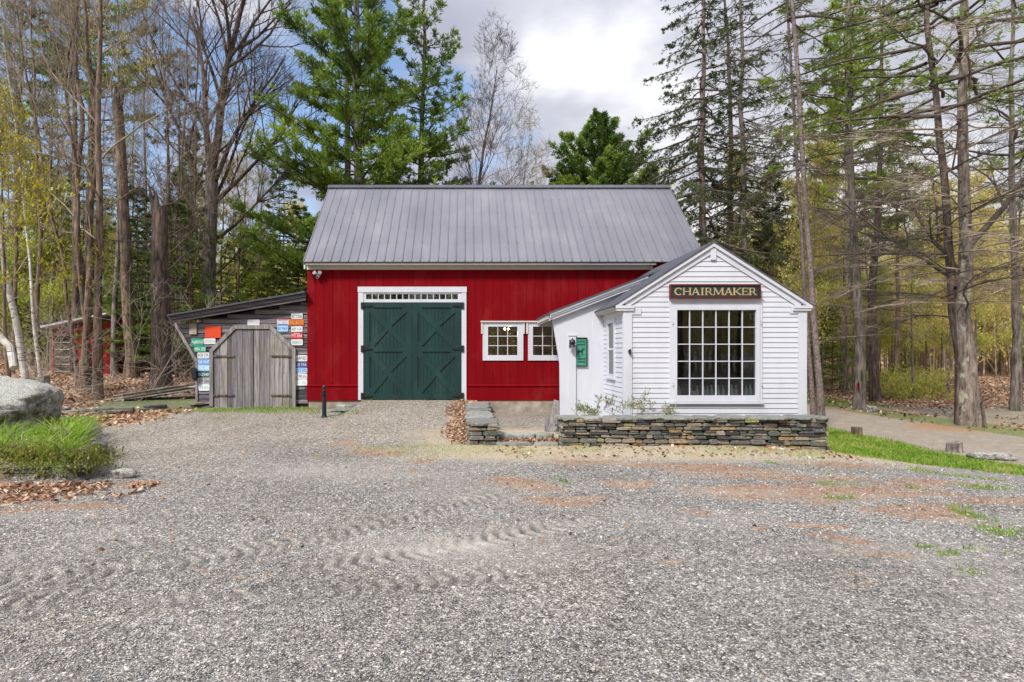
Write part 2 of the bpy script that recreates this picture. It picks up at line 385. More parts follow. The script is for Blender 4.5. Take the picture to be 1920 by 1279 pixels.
def gz(x, y): return float(ground_z(x, y))
def bed_mask(x, y):
    xr = np.where(y > 7.35, -5.0-(y-7.35)*.62, -5.0)
    return sm(xr-x, 0, .22)*sm(y, 6.95+.02*(x+4.5), 7.15+.02*(x+4.5))*(1-sm(y, 11.2, 12.6))
_g0 = ground_z
def ground_z(x, y):
    x = np.asarray(x, float); y = np.asarray(y, float); return _g0(x, y)+.27*bed_mask(x, y)

# ------------------------------------------------------------------ the ground: one sheet to the horizon
def _axis(lo, n0, n1, st, hi):
    a = list(np.arange(n0, n1, st)); d = st
    while a[-1] < hi: d *= 1.13; a.append(a[-1]+d)
    d = st
    while a[0] > lo: d *= 1.13; a.insert(0, a[0]-d)
    return np.array(a)
def _axis2(lo, cuts_, hi):
    a = []
    for (p, q, st) in cuts_: a += list(np.arange(p, q-1e-6, st))
    d = .07
    while a[-1] < hi: d *= 1.13; a.append(a[-1]+d)
    d = .07
    while a[0] > lo: d *= 1.13; a.insert(0, a[0]-d)
    return np.array(a)
gx = _axis2(-260, ((-12, -4.5, .07), (-4.5, 2, .028), (2, 15, .07)), 260); gy = _axis2(-90, ((1.2, 3.2, .07), (3.2, 6.8, .028), (6.8, 18, .07)), 420)
GX, GY = np.meshgrid(gx, gy); GZ = ground_z(GX, GY); nx_, ny_ = len(gx), len(gy)
def pblob(px, py, wpx, hpx, rot=0):                         # an ellipse on the lot
    d = 1.65*F/(py-CY); return ((px-CX)*d/F, d, wpx/2*d/F, hpx/2*d*d/(1.65*F))
def blobs(x, y, lst):
    m = np.zeros_like(x)
    x, y = x+1.5*(fbm(x, y, .9, 51)-.5), y+.8*(fbm(x, y, 1.1, 55)-.5)
    for b in lst:
        cx, cy, rx, ry = pblob(*b); r = np.sqrt(((x-cx)/rx)**2+((y-cy)/ry)**2); m = np.maximum(m, 1-sm(r, .45, 1.35))
    return m
needle_b = [(985, 905, 170, 26), (1070, 935, 230, 22), (705, 848, 150, 16), (760, 862, 90, 14), (1170, 868, 260, 16), (1350, 880, 180, 24), (1480, 895, 260, 22), (1620, 925, 330, 34),
    (1760, 960, 240, 34), (1430, 925, 260, 24), (1240, 870, 200, 10), (1230, 905, 120, 14), (1460, 994, 60, 12), (1210, 1005, 60, 10), (1340, 1055, 60, 12), (1365, 1050, 60, 8), (1620, 1010, 90, 22), (1680, 1040, 120, 14), (1680, 1085, 60, 12), (1690, 1104, 40, 8), (1330, 955, 90, 14), (1590, 985, 120, 16), (1850, 940, 160, 24), (1700, 905, 260, 16),
    (680, 1017, 40, 8), (430, 1071, 34, 6), (520, 1000, 34, 8), (850, 1002, 30, 8), (540, 945, 40, 5), (180, 945, 260, 18), (60, 955, 200, 16), (1560, 870, 200, 14), (1100, 855, 200, 10), (660, 838, 60, 8), (1180, 800, 10, 4), (760, 880, 40, 6), (1000, 850, 120, 8), (30, 935, 160, 14), (230, 910, 120, 14)]
grass_b = [(1560, 905, 40, 7), (1600, 912, 40, 6), (1690, 912, 50, 8), (1630, 934, 50, 8), (1570, 1013, 0.1, .1), (1755, 1017, 66, 10), (1826, 1037, 60, 20), (1880, 1027, 60, 8), (1895, 1080, 60, 14), (1900, 990, 90, 26), (1870, 965, 70, 18), (1000, 902, 36, 7), (1090, 900, 24, 5), (1440, 867, 30, 5), (1515, 884, 22, 4), (1710, 878, 60, 8), (1830, 915, 90, 14), (1780, 885, 120, 8)]
def masks(x, y):
    n1 = fbm(x, y, .9, 11); n2 = fbm(x, y, 3.1, 12)
    lot_l = sm(x, -9.5, -6.5)
    needle = blobs(x, y, needle_b)*.54
    straw = sm(y, 8.2, 9.2)*(1-sm(y, 10.6, 11.6))*sm(x, -2.2, .6)*(1-sm(x, 6.5, 9))
    needle = np.maximum(needle, straw*.27)
    verge = sm(x, 6.3, 6.9)*(1-sm(x, 9.0, 9.6))*sm(y+.72*(x-6.4), 9.6, 10.2)*(1-sm(y, 26, 34))
    verge = np.maximum(verge, sm(x, 13.0, 13.6)*(1-sm(x, 15.6, 16.8))*sm(y, 19.5, 21)*.9)
    verge = np.maximum(verge, .55*sm(x, 12.6, 13.0)*(1-sm(x, 14.2, 15.2))*sm(y, 11, 12)*(1-sm(y, 19, 20)))
    gl = sm(y, 14.3-.25, 14.9)*(1-sm(y, 16.2, 17.6))*sm(-x, 6.8, 7.4)*.52
    gs = sm(y, 12.9, 13.6)*(1-sm(y, 14.5, 14.9))*sm(-x, 3.3, 4.2)*(1-sm(-x, 8.4, 9.5))*(.42+.6*(n1-.25))
    gr = sm(y, 10.6, 12)*(1-sm(y, 14.4, 14.6))*sm(x, -3.2, -2.6)*(1-sm(x, -.3, .1))*.34
    grass = np.maximum.reduce([verge, gl, gs, gr, blobs(x, y, grass_b)*.62, .9*bed_mask(x, y)])
    road = sm(x, 9.2, 9.7)*(1-sm(x, 12.5, 13.3))*sm(y, 6, 8)
    sand = np.maximum(road, sm(x, 12.4, 13.4)*(1-sm(x, 14, 17))*(1-sm(y, 19, 20.5))*.55*sm(y, 8, 10))
    edge = sm(x, 12.5, 13.2)*(1-sm(y-.25*(x-14), 17.0, 19.5))*sm(y, 11, 12.5)*.72
    back_l = sm(y, 17.2-1.3+.1*n1, 18.2)*sm(-x, 6.3, 7.2)
    back_l = np.maximum(back_l, sm(y-(-.12)*(x+10), 11.6, 12.4)*sm(-x, 6.5, 7.6)*(1-sm(y, 13.9, 14.3)))
    back_l = np.maximum(back_l, sm(-x, 9.3, 11)*sm(y, 11, 12))
    leaf = np.maximum.reduce([back_l, sm(x, 12.8, 14.2)*sm(y, 19.0, 21)*.95, sm(x, -.55, -.2)*(1-sm(x, .2, .35))*sm(y, 9.8, 10.4)*(1-sm(y, 14.4, 14.6)),
        .75*sm(-x, 4.4, 5.2)*(1-sm(y, 6.9, 7.1))*sm(y, 5.7, 6.3), sm(y, 23, 27)])
    leaf = leaf*(1-.9*verge)*(1-.8*gl*(n1 > .45))
    pine_bed = np.exp(-(((x-13.5)/1.9)**2+((y-14.6)/1.3)**2)); needle = np.maximum(needle, .9*sm(pine_bed, .2, .7)); needle = np.maximum(needle, .55*sm(x, 12, 13)*(1-sm(x, 14.5, 16))*sm(y, 17, 18)*(1-sm(y, 20, 21)))
    tan = np.clip(.25+.9*sm(y, 9.6, 12)*(1-sm(-x, 8, 9))+.5*sm(-x, 2.5, 5)*sm(y, 7, 9)+(n1-.5)*.9-.35*sm(x, .5, 2)*(1-sm(y, 8, 9)), 0, 1)
    dust = np.clip(1.5*(fbm(x, y*1.9, .55, 21)-.42), 0, 1)*(1-sm(y, 8.5, 9.5))
    return dict(m_needle=needle, m_grass=grass, m_sand=np.clip(sand, 0, 1), m_leaf=np.clip(leaf, 0, 1), m_tan=tan, m_dust=dust, m_straw=np.maximum(straw, edge))
# shallow tyre tread marks pressed into the gravel
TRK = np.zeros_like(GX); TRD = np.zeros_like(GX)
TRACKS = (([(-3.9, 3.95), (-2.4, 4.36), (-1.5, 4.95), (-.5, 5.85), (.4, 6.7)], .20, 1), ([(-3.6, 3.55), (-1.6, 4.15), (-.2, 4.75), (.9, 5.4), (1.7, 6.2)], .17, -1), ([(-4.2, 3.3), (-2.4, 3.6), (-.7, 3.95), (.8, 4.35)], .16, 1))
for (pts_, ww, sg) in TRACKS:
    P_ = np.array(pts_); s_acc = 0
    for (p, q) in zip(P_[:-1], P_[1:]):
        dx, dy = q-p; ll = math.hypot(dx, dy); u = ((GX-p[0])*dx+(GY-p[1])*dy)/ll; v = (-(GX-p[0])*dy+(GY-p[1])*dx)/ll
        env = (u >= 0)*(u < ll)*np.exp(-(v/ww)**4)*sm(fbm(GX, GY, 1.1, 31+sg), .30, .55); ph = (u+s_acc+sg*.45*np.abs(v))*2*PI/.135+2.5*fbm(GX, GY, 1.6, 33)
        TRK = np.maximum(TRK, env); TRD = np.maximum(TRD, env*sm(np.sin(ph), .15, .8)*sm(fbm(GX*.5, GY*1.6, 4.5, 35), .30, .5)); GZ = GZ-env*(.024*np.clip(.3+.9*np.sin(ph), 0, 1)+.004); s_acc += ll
for k_ in range(5):                                        # soft wheel ruts and hollows in the yard
    GZ = GZ+.006*(fbm(GX*.6+k_, GY*1.8, 1.2, 80+k_)-.5)*sm(GY, 2, 3)*(1-sm(GY, 9, 10))
MK = masks(GX, GY); MK['m_dust'] = np.clip(MK['m_dust']+.35*TRK, 0, 1); MK['m_tread_shade'] = np.clip(TRD, 0, 1)
idx = np.arange(nx_*ny_).reshape(ny_, nx_)
gf = np.stack([idx[:-1, :-1], idx[:-1, 1:], idx[1:, 1:], idx[1:, :-1]], -1).reshape(-1, 4)
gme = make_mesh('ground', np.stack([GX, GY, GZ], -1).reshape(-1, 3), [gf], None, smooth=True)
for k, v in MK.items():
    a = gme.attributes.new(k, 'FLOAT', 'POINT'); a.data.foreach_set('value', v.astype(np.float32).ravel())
def _ground():
    g = G('gravel_and_earth', .92, .15)
    v1 = g.voro(92); v2 = g.voro(48); fine = g.noise(130, 4); med = g.noise(9, 6, rough=.65); big = g.noise(.8, 5)
    sep = g.n('ShaderNodeSeparateColor'); g.l(v1.outputs['Color'], sep.inputs[0]); sep2 = g.n('ShaderNodeSeparateColor'); g.l(v2.outputs['Color'], sep2.inputs[0])
    cool = g.ramp(sep.outputs[0], [(0, (.08, .073, .064)), (.3, (.21, .197, .178)), (.6, (.36, .341, .310)), (.85, (.51, .485, .443)), (1, (.86, .81, .74))])
    warm = g.ramp(sep.outputs[0], [(0, (.13, .10, .08)), (.3, (.29, .245, .20)), (.6, (.46, .41, .35)), (.85, (.62, .565, .49)), (1, (.90, .86, .80))])
    n_t = g.math('ADD', g.attr('m_tan'), g.math('MULTIPLY', g.math('SUBTRACT', med, .5), 1.1)); c = g.mix(g.ramp(n_t, [(.25, 0.0), (.75, 1.0)]), cool, warm)
    c = g.mix(.5, c, g.ramp(sep2.outputs[1], [(0, .55), (.5, 1.0), (1, 1.35)]), 'MULTIPLY')
    v3 = g.voro(25); s3 = g.n('ShaderNodeSeparateColor'); g.l(v3.outputs['Color'], s3.inputs[0]); c = g.mix(1.0, c, g.ramp(s3.outputs[2], [(0, .62), (.35, .95), (.8, 1.08), (1, 1.45)]), 'MULTIPLY')
    c = g.mix(1.0, c, g.ramp(v1.outputs['Distance'], [(.15, 1.12), (.62, .62)]), 'MULTIPLY')
    du = g.math('MULTIPLY', g.math('ADD', g.attr('m_dust'), g.math('MULTIPLY', g.math('SUBTRACT', med, .5), .8)), .75, True)
    c = g.mix(du, c, g.ramp(fine, [(.3, (.36, .335, .30)), (.7, (.58, .55, .50))]))
    c = g.mix(g.math('MULTIPLY', g.attr('m_tread_shade'), .85), c, (.08, .074, .066))   # shade of the tread grooves, painted in as a dark earth tone
    c = g.mix(1.0, c, g.ramp(big, [(.3, (.80, .77, .73)), (.7, (1.0, .985, .965))]), 'MULTIPLY')
    def lay(c, name, colr, amp, src, sharp=4.0):
        x = g.math('ADD', g.math('MULTIPLY', g.attr(name), 2.0), -1.0); x = g.math('ADD', x, g.math('MULTIPLY', g.math('SUBTRACT', src, .5), amp))
        return g.mix(g.math('ADD', g.math('MULTIPLY', x, sharp), .5, True), c, colr)
    thr = g.noise(38, 4, (1, 1, 1), .75)
    mix2 = g.mix(.5, med, thr); 
    sand = g.ramp(g.mix(.5, fine, med), [(.32, (.20, .165, .125)), (.5, (.335, .285, .225)), (.68, (.48, .42, .345))])
    c = lay(c, 'm_sand', sand, 1.2, med, 2.5)
    need = g.ramp(thr, [(.3, (.17, .085, .045)), (.5, (.38, .22, .125)), (.7, (.60, .44, .29))]); c = lay(c, 'm_needle', need, 5.0, mix2, .8)
    st = g.ramp(thr, [(.3, (.28, .22, .13)), (.7, (.58, .50, .36))]); c = lay(c, 'm_straw', st, 4.4, mix2, .7)
    gr = g.ramp(thr, [(.3, (.05, .07, .02)), (.5, (.11, .18, .03)), (.7, (.32, .30, .12))]); c = lay(c, 'm_grass', gr, 2.6, mix2, 2.0)
    lv = g.voro(17, (1, 1, 1)); ls = g.n('ShaderNodeSeparateColor'); g.l(lv.outputs['Color'], ls.inputs[0])
    lf = g.ramp(ls.outputs[0], [(0, (.12, .06, .04)), (.35, (.30, .16, .10)), (.7, (.48, .31, .20)), (1, (.66, .52, .38))]); c = lay(c, 'm_leaf', lf, 2.0, mix2, 2.2)
    h = g.math('ADD', g.math('MULTIPLY', v1.outputs['Distance'], -1.0), g.math('MULTIPLY', fine, .5)); h = g.math('ADD', h, g.math('MULTIPLY', v2.outputs['Distance'], -.7))
    g.bump(h, .7, .014); return g.col(c)
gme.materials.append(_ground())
tag(link('ground', gme), kind='structure')

# ------------------------------------------------------------------ scatter: blades, leaves, stones (numpy, one mesh each)
rng = np.random.RandomState(11)
def rnd_pts(n, x0, x1, y0, y1, mask, power=1.0):
    x = rng.uniform(x0, x1, n); y = rng.uniform(y0, y1, n); k = rng.rand(n) < np.clip(mask(x, y), 0, 1)**power; return x[k], y[k]
def blades(name, x, y, h, wd, lean, mat, label=None, z=None, tlo=0, thi=1, bend=.5, cl=0):
    n = len(x); z = ground_z(x, y) if z is None else z; h = h*rng.uniform(.5, 1.2, n)*(1+cl*(2.2*vn(x, y, 2.6, 91)-1.1)); a = rng.uniform(0, 2*PI, n); b = rng.uniform(0, 2*PI, n); le = lean*rng.uniform(.2, 1.2, n)*h
    w_ = wd*rng.uniform(.6, 1.3, n); p = np.stack([x, y, z-.01], -1); s = np.stack([np.cos(b), np.sin(b), 0*b], -1)*(w_/2)[:, None]
    d = np.stack([np.cos(a)*le, np.sin(a)*le, 0*a], -1); up = np.zeros((n, 3)); up[:, 2] = h
    m = p+up*.6+d*.35; t = p+up*(1-.35*bend*np.minimum(lean, 1.5))[:, None] if False else p+up*.92+d
    V = np.concatenate([p-s, p+s, m-s*.75, m+s*.75, t]); i = np.arange(n)
    q = np.stack([i, i+n, i+3*n, i+2*n], -1); tr = np.stack([i+2*n, i+3*n, i+4*n], -1); tt = np.clip((rng.normal(.5, .2, n)+.7*(fbm(x, y, 1.8, 92)-.5))*(thi-tlo)+tlo, 0, 1)
    o = link(name, make_mesh(name, V, [q, tr], mat, tint=np.concatenate([tt, tt]))); tag(o, label, kind='stuff'); return o
def leaves_np(x, y, z, size, tilt=.5):
    n = len(x); s = size*rng.uniform(.5, 1.3, n); a = rng.uniform(0, 2*PI, n); u = np.stack([np.cos(a), np.sin(a), rng.normal(0, tilt, n)], -1); v = np.stack([-np.sin(a), np.cos(a), rng.normal(0, tilt, n)], -1)
    p = np.stack([x, y, z], -1); s = s[:, None]; c = np.zeros((n, 3)); c[:, 2] = rng.uniform(-.15, .35, n)*s[:, 0]
    V = np.concatenate([p-u*s*.6, p-v*s*.38+c*.3, p+u*s*.6, p+v*s*.38+c*.6, p+c]); i = np.arange(n)
    f = np.concatenate([np.stack([i, i+n, i+4*n], -1), np.stack([i+n, i+2*n, i+4*n], -1), np.stack([i+2*n, i+3*n, i+4*n], -1), np.stack([i+3*n, i, i+4*n], -1)])
    return V, f
def scatter_leaves(name, x, y, size, mat, label=None, lift=.015, tilt=.5, tint=None):
    z = ground_z(x, y)+rng.uniform(.003, lift, len(x)); V, f = leaves_np(x, y, z, size, tilt); t = rng.rand(len(x)) if tint is None else tint
    tag(link(name, make_mesh(name, V, [f], mat, tint=np.tile(t, 4))), label, kind='stuff')
mg = lambda k: (lambda x, y: masks(x, y)[k]*(fbm(x, y, 2.5, 44) > .3))
xa, ya = rnd_pts(95000, 6.3, 9.7, 8.2, 20, lambda x, y: masks(x, y)['m_grass'], 1)
blades('lawn_grass', xa, ya, .075, .012, .8, M['grass'], thi=1.15, cl=.4)
xb, yb = rnd_pts(60000, -11, 17, 5.3, 30, lambda x, y: masks(x, y)['m_grass']*(1-(x > 6.3)*(x < 9.7)*(y > 8.2))*(1-bed_mask(x, y))*(fbm(x, y, 1.9, 45) > .42), 1.4)
blades('weedy_grass', xb, yb, .065, .012, .8, M['grass'], thi=1.1)
xb, yb = rnd_pts(40000, 1, 9, 3.9, 9.5, lambda x, y: blobs(x, y, grass_b), 1.3)
blades('grass_tufts', xb, yb, .062, .009, .9, M['grass'], thi=1.05)
xb, yb = rnd_pts(9000, -9, -2.4, 12.4, 14.6, lambda x, y: sm(fbm(x, y, 1.5, 64), .38, .52)*(.25+.75*sm(y, 12.9, 14.2)), 1); blades('shed_weeds', xb, yb, .06, .012, .8, M['grass'], thi=1.1)
xb, yb = rnd_pts(170000, -40, -5.5, 10.8, 45, lambda x, y: masks(x, y)['m_leaf']*np.clip(1.6-y/22, .12, 1), 1)
scatter_leaves('leaf_litter', xb, yb, .085, M['litter'], lift=.05)
xb, yb = rnd_pts(75000, 12.6, 40, 12, 45, lambda x, y: np.maximum(masks(x, y)['m_leaf'], .30*(y < 20)*(fbm(x, y, 1.1, 58) > .5))*np.clip(1.9-y/25, .1, 1), 1)
scatter_leaves('roadside_litter', xb, yb, .09, M['litter'], lift=.05)
xb, yb = rnd_pts(6500, -.50, .02, 9.9, 14.42, lambda x, y: sm(x+.16*np.sin(y*3), -.6, -.1)*.5, 1); scatter_leaves('ramp_leaves', xb, yb, .042, M['litter'], lift=.025, tilt=.35)
xb, yb = rnd_pts(2600, .55, 1.9, 10.02, 10.28, lambda x, y: 1+0*x, 1); scatter_leaves('step_leaves', xb, yb, .055, M['litter'], lift=.05, tilt=.8)
xb, yb = rnd_pts(5200, -7.4, -3.9, 5.75, 7.1, lambda x, y: sm(y-.25*(x+7.2), 5.3, 6.4)*(fbm(x, y, 2.2, 63) > .40)*.9, 1); scatter_leaves('bed_leaves', xb, yb, .055, M['litter'], lift=.04)
xb, yb = rnd_pts(600, .5, 6.5, 8.9, 9.9, lambda x, y: .5+0*x, 1); scatter_leaves('stray_leaves', xb, yb, .06, M['litter'])
xb, yb = rnd_pts(160000, -6, 10, 4.2, 10.2, lambda x, y: np.clip(masks(x, y)['m_needle']*1.3-.25, 0, 1)*(fbm(x, y, 3.5, 47) > .4), 1.3)
n = len(xb); a = rng.uniform(0, 2*PI, n); ll = rng.uniform(.02, .055, n); zz = ground_z(xb, yb)+rng.uniform(.002, .012, n); dxy = np.stack([np.cos(a)*ll, np.sin(a)*ll, rng.uniform(-.004, .006, n)], -1); pp = np.stack([xb, yb, zz], -1); sd = np.stack([-np.sin(a), np.cos(a), 0*a], -1)*.0036
i = np.arange(n); tag(link('fallen_pine_needles', make_mesh('fallen_pine_needles', np.concatenate([pp-dxy-sd, pp-dxy+sd, pp+dxy]), [np.stack([i, i+n, i+2*n], -1)], M['needles_red'], tint=rng.rand(n))), kind='stuff')
def on_track(x, y):
    m_ = np.zeros_like(x)
    for (pts_, ww, sg) in TRACKS:
        P_ = np.array(pts_)
        for (p, q) in zip(P_[:-1], P_[1:]):
            dx, dy = q-p; ll = math.hypot(dx, dy); u = ((x-p[0])*dx+(y-p[1])*dy)/ll; v = (-(x-p[0])*dy+(y-p[1])*dx)/ll; m_ = np.maximum(m_, (u >= 0)*(u < ll)*np.exp(-(v/ww)**4)*sm(fbm(x, y, 1.1, 31+sg), .30, .55))
    return m_
def stones_np(name, x, y, size, mat, lift=.15):
    n = len(x); s = size*rng.uniform(.45, 1.25, n)**1.2; z = ground_z(x, y)+s*lift; B = np.array([(1, 0, 0), (0, 1, 0), (-1, 0, 0), (0, -1, 0), (0, 0, .7), (0, 0, -.7)])
    P = B[None]*rng.uniform(.55, 1.25, (n, 6, 1))+rng.normal(0, .16, (n, 6, 3)); a = rng.uniform(0, 2*PI, n); c, d = np.cos(a)[:, None], np.sin(a)[:, None]
    X = (P[..., 0]*c-P[..., 1]*d*.8)*s[:, None]+x[:, None]; Y = (P[..., 0]*d+P[..., 1]*c*.8)*s[:, None]+y[:, None]; Z = P[..., 2]*s[:, None]*.8+z[:, None]
    V = np.stack([X, Y, Z], -1).reshape(-1, 3); T = np.array([(0, 1, 4), (1, 2, 4), (2, 3, 4), (3, 0, 4), (1, 0, 5), (2, 1, 5), (3, 2, 5), (0, 3, 5)])
    f = (np.arange(n)[:, None, None]*6+T[None]).reshape(-1, 3); t = np.repeat(np.clip(rng.rand(n)**1.15, 0, 1), 8)
    tag(link(name, make_mesh(name, V, [f], mat, tint=t)), kind='stuff')
u = rng.rand(64000); yb = 2.35*(5.4/2.35)**u; xb = (rng.uniform(-1, 1.2, 64000))*yb; k = (masks(xb, yb)['m_dust'] < rng.uniform(.1, 1.3, len(xb)))*(on_track(xb, yb) < rng.rand(len(xb))*.8); stones_np('loose_gravel', xb[k], yb[k], .0062, M['gravelstone'])
u = rng.rand(26000); yb = 5.0*(9.5/5.0)**u; xb = rng.uniform(-.85, 1.0, 26000)*yb; k = (bed_mask(xb, yb) < .05)*(on_track(xb, yb) < .3); stones_np('scattered_gravel', xb[k], yb[k], .012, M['gravelstone'])

yb = rng.uniform(2.6, 9, 2600); xb = rng.uniform(-.9, 1.0, 2600)*yb; k = bed_mask(xb, yb) < .05; stones_np('bigger_stones', xb[k], yb[k], .015, M['gravelstone'], .05)
xb, yb = rnd_pts(170, -6, 9, 4.5, 9.5, lambda x, y: 1+0*x, 1); scatter_leaves('strewn_leaves', xb, yb, .045, M['litter'])
xb, yb = rnd_pts(26000, -2.5, 7, 8.6, 11, lambda x, y: sm(y, 8.6, 9.4)*(1-sm(y, 9.75, 9.95))*(fbm(x, y, 1.7, 66) > .47)*.6, 1); blades('dry_verge_grass', xb, yb, .045, .009, 1.0, M['grass'], tlo=.35, thi=1.25)
# ------------------------------------------------------------------ stacked stone
def stone(mb, mp, u, v, w_, h_, wf, dp, r):
    c = min(w_, h_)*.3; o = [(-w_/2+c*r.uniform(.3, 1), -h_/2), (w_/2-c*r.uniform(.3, 1), -h_/2+r.uniform(0, .1)*h_), (w_/2, -h_/2+c), (w_/2-r.uniform(0, .08)*w_, h_/2-c*.8), (w_/2-c*r.uniform(.5, 1.8), h_/2-r.uniform(0, .15)*h_), (-w_/2+c*r.uniform(.5, 1.8), h_/2), (-w_/2+r.uniform(0, .06)*w_, h_/2-c), (-w_/2, -h_/2+c)]
    n = len(o); vs = []
    for k, (sc, dw) in enumerate(((.80, wf), (1.0, wf-.016-.2*h_*.3), (1.0, wf-dp))):
        for x, z in o:
            j = r.uniform(-.006, .006) if k < 2 else 0; e = (x*(1-(1-sc)*min(1, h_/w_*1.2)), z*sc); vs.append(mp(u+e[0], dw+j, v+e[1]))
    fs = [list(range(n))]+[(i+k*n, (i+1) % n+k*n, (i+1) % n+(k+1)*n, i+(k+1)*n) for k in range(2) for i in range(n)]+[[2*n+i for i in range(n-1, -1, -1)]]
    mb.cur = r.random(); mb.add(vs, fs)
def dry_wall(mb, mp, u0, u1, zb, zt, dp, r, hmin=.035, hmax=.105, wmin=.10, wmax=.5):
    z = zb
    while z < zt-.02:
        h = min(r.uniform(hmin, hmax), zt-z+.01); u = u0+r.uniform(-.03, .05)
        while u < u1:
            w_ = r.uniform(wmin, wmax)*(.6+4*h); 
            if u+w_ > u1-.08: w_ = u1-u+r.uniform(-.02, .03)
            w_ = max(w_, .05)
            if h > .06 and r.random() < .3:
                stone(mb, mp, u+w_/2, z+h*.25, w_-.006, h*.5-.004, r.uniform(-.03, .02), dp*.8, r); stone(mb, mp, u+w_/2+r.uniform(-.03, .03), z+h*.75, w_*r.uniform(.7, 1), h*.5-.004, r.uniform(-.03, .02), dp*.8, r)
            else: stone(mb, mp, u+w_/2, z+h/2+r.uniform(-.006, .006), w_-.006, h-r.uniform(.002, .010), r.uniform(-.04, .025), dp*.8, r)
            u += w_
        z += h
def slab(mb, cx, cy, w_, d_, z, t, r, rot=0):
    n = 9; pts = []
    for i in range(n):
        a = 2*PI*i/n+r.uniform(-.2, .2); q = (abs(math.cos(a))**4+abs(math.sin(a))**4)**-.25*r.uniform(.88, 1.05); x, y = q*math.cos(a)*w_/2, q*math.sin(a)*d_/2
        pts.append((cx+x*math.cos(rot)-y*math.sin(rot), cy+x*math.sin(rot)+y*math.cos(rot)))
    mb.cur = r.random(); tz = [r.uniform(-.006, .006) for _ in pts]
    vs = [(x, y, z) for x, y in pts]+[(x, y, z+t*.75+q) for (x, y), q in zip(pts, tz)]+[(cx+(x-cx)*.93, cy+(y-cy)*.93, z+t+q) for (x, y), q in zip(pts, tz)]
    mb.add(vs, [list(range(n-1, -1, -1)), [2*n+i for i in range(n)]]+[(i+k*n, (i+1) % n+k*n, (i+1) % n+(k+1)*n, i+(k+1)*n) for k in (0, 1) for i in range(n)])
r = random.Random(4)
# the long wall before the shop
W0, W1, WY, WT = 1.68, 6.43, 9.9, .50
t = thing('stone_wall', 'long low dry stacked fieldstone wall under the white shop front', 'stone wall', (4, 10.2, -.1))
mb = MB()
segs = 5
for i in range(segs):
    a = W0+(W1-W0)*i/segs; b = W0+(W1-W0)*(i+1)/segs
dry_wall(mb, lambda u, w_, z: (u, WY-w_-.05*math.sin(u*.9), z-.10*((u-W0)/(W1-W0))*(1-(z)/WT)), W0, W1, .03, WT, .30, r, .04, .125, wmin=.09, wmax=.40)
mb.cur = .05; mb.box(W0+.08, W1-.08, WY+.12, WY+.5, -.25, WT-.02)
dry_wall(mb, lambda u, w_, z: (W1-.02+w_, u, z-.1*(1-z/WT)), WY, WY+.62, -.02, WT, .25, r)
dry_wall(mb, lambda u, w_, z: (W0+.03-w_, u, z), WY, WY+.75, .0, WT, .25, r)
mb.build('stonework', M['stone'], t)
mb = MB(); u = W0-.02
while u < W1:
    w_ = r.uniform(.35, .8); w_ = min(w_, W1+.05-u); w_ = max(w_, .2); slab(mb, u+w_/2, WY+.24+r.uniform(-.03, .03), w_+.02, .58, WT-.005+r.uniform(-.01, .008), .035, r); u += w_
mb.build('cap_stones', M['slab'], t)
# the wall beside the ramp
t = thing('stone_wall', 'short flat topped stone wall between the gravel ramp and the low court', 'stone wall', (.25, 12, .1))
mb = MB(); mb.cur = .05; mb.box(.07, .46, 10.02, 14.4, -.1, .40)
dry_wall(mb, lambda u, w_, z: (u, 9.9-w_, z), 0, .55, .03, .40, .25, r, .05, .1, .15, .5)
dry_wall(mb, lambda u, w_, z: (.5+w_, u, z), 9.95, 14.4, .1, .40, .2, r, .05, .1, .15, .5)
dry_wall(mb, lambda u, w_, z: (.03-w_, u, z), 9.95, 14.4, .1, .40, .2, r, .05, .1, .15, .5)
mb.build('stonework', M['stone'], t); mb = MB(); y = 9.88
while y < 14.4:
    d_ = r.uniform(.4, .85); d_ = min(d_, 14.43-y); d_ = max(d_, .15); slab(mb, .27+r.uniform(-.02, .02), y+d_/2, .60+r.uniform(-.04, .05), d_+.02, .395+r.uniform(-.01, .012), .045, r); y += d_
mb.build('cap_stones', M['slab'], t)
# steps of the court
for (x0, x1, y, z, d_, nm) in [(.5, 1.62, 10.36, .10, .26, 'upper grey stone step at the edge of the low gravel court'), (.5, 1.85, 9.94, .0, .2, 'lower thin stone step with dead leaves behind it')]:
    mb = MB(); x = x0
    while x < x1-.05: w_ = min(r.uniform(.4, .8), x1-x); slab(mb, x+w_/2, y, w_+.01, d_, z, .085, r); x += w_
    tag(mb.build('stone_step', M['slab'], org=((x0+x1)/2, y, z)), nm, 'stone step')
# slabs stacked at the left foot of the ramp
mb = MB()
for (x, y, w_, d_, z, th) in [(-3.22, 13.35, .62, .5, .13, .06), (-3.0, 13.4, .6, .5, .19, .05), (-3.3, 13.42, .5, .42, .20, .06), (-2.75, 13.7, .65, .5, .24, .06), (-2.95, 13.65, .5, .5, .29, .05), (-3.35, 13.5, .4, .36, .27, .04), (-2.6, 14.05, .7, .5, .32, .06), (-2.75, 14.1, .6, .45, .38, .05), (-3.05, 14.0, .45, .4, .34, .05), (-2.55, 13.6, .22, .2, .30, .05)]:
    slab(mb, x, y, w_, d_, z, th, r, r.uniform(-.4, .4))
mb.cur = .1; mb.box(-3.3, -2.75, 13.3, 14.2, 0, .2)
tag(mb.build('stone_pile', M['slab'], org=(-3, 13.7, .2)), 'stacked slate slabs beside the ramp behind the black iron post', 'stone pile')
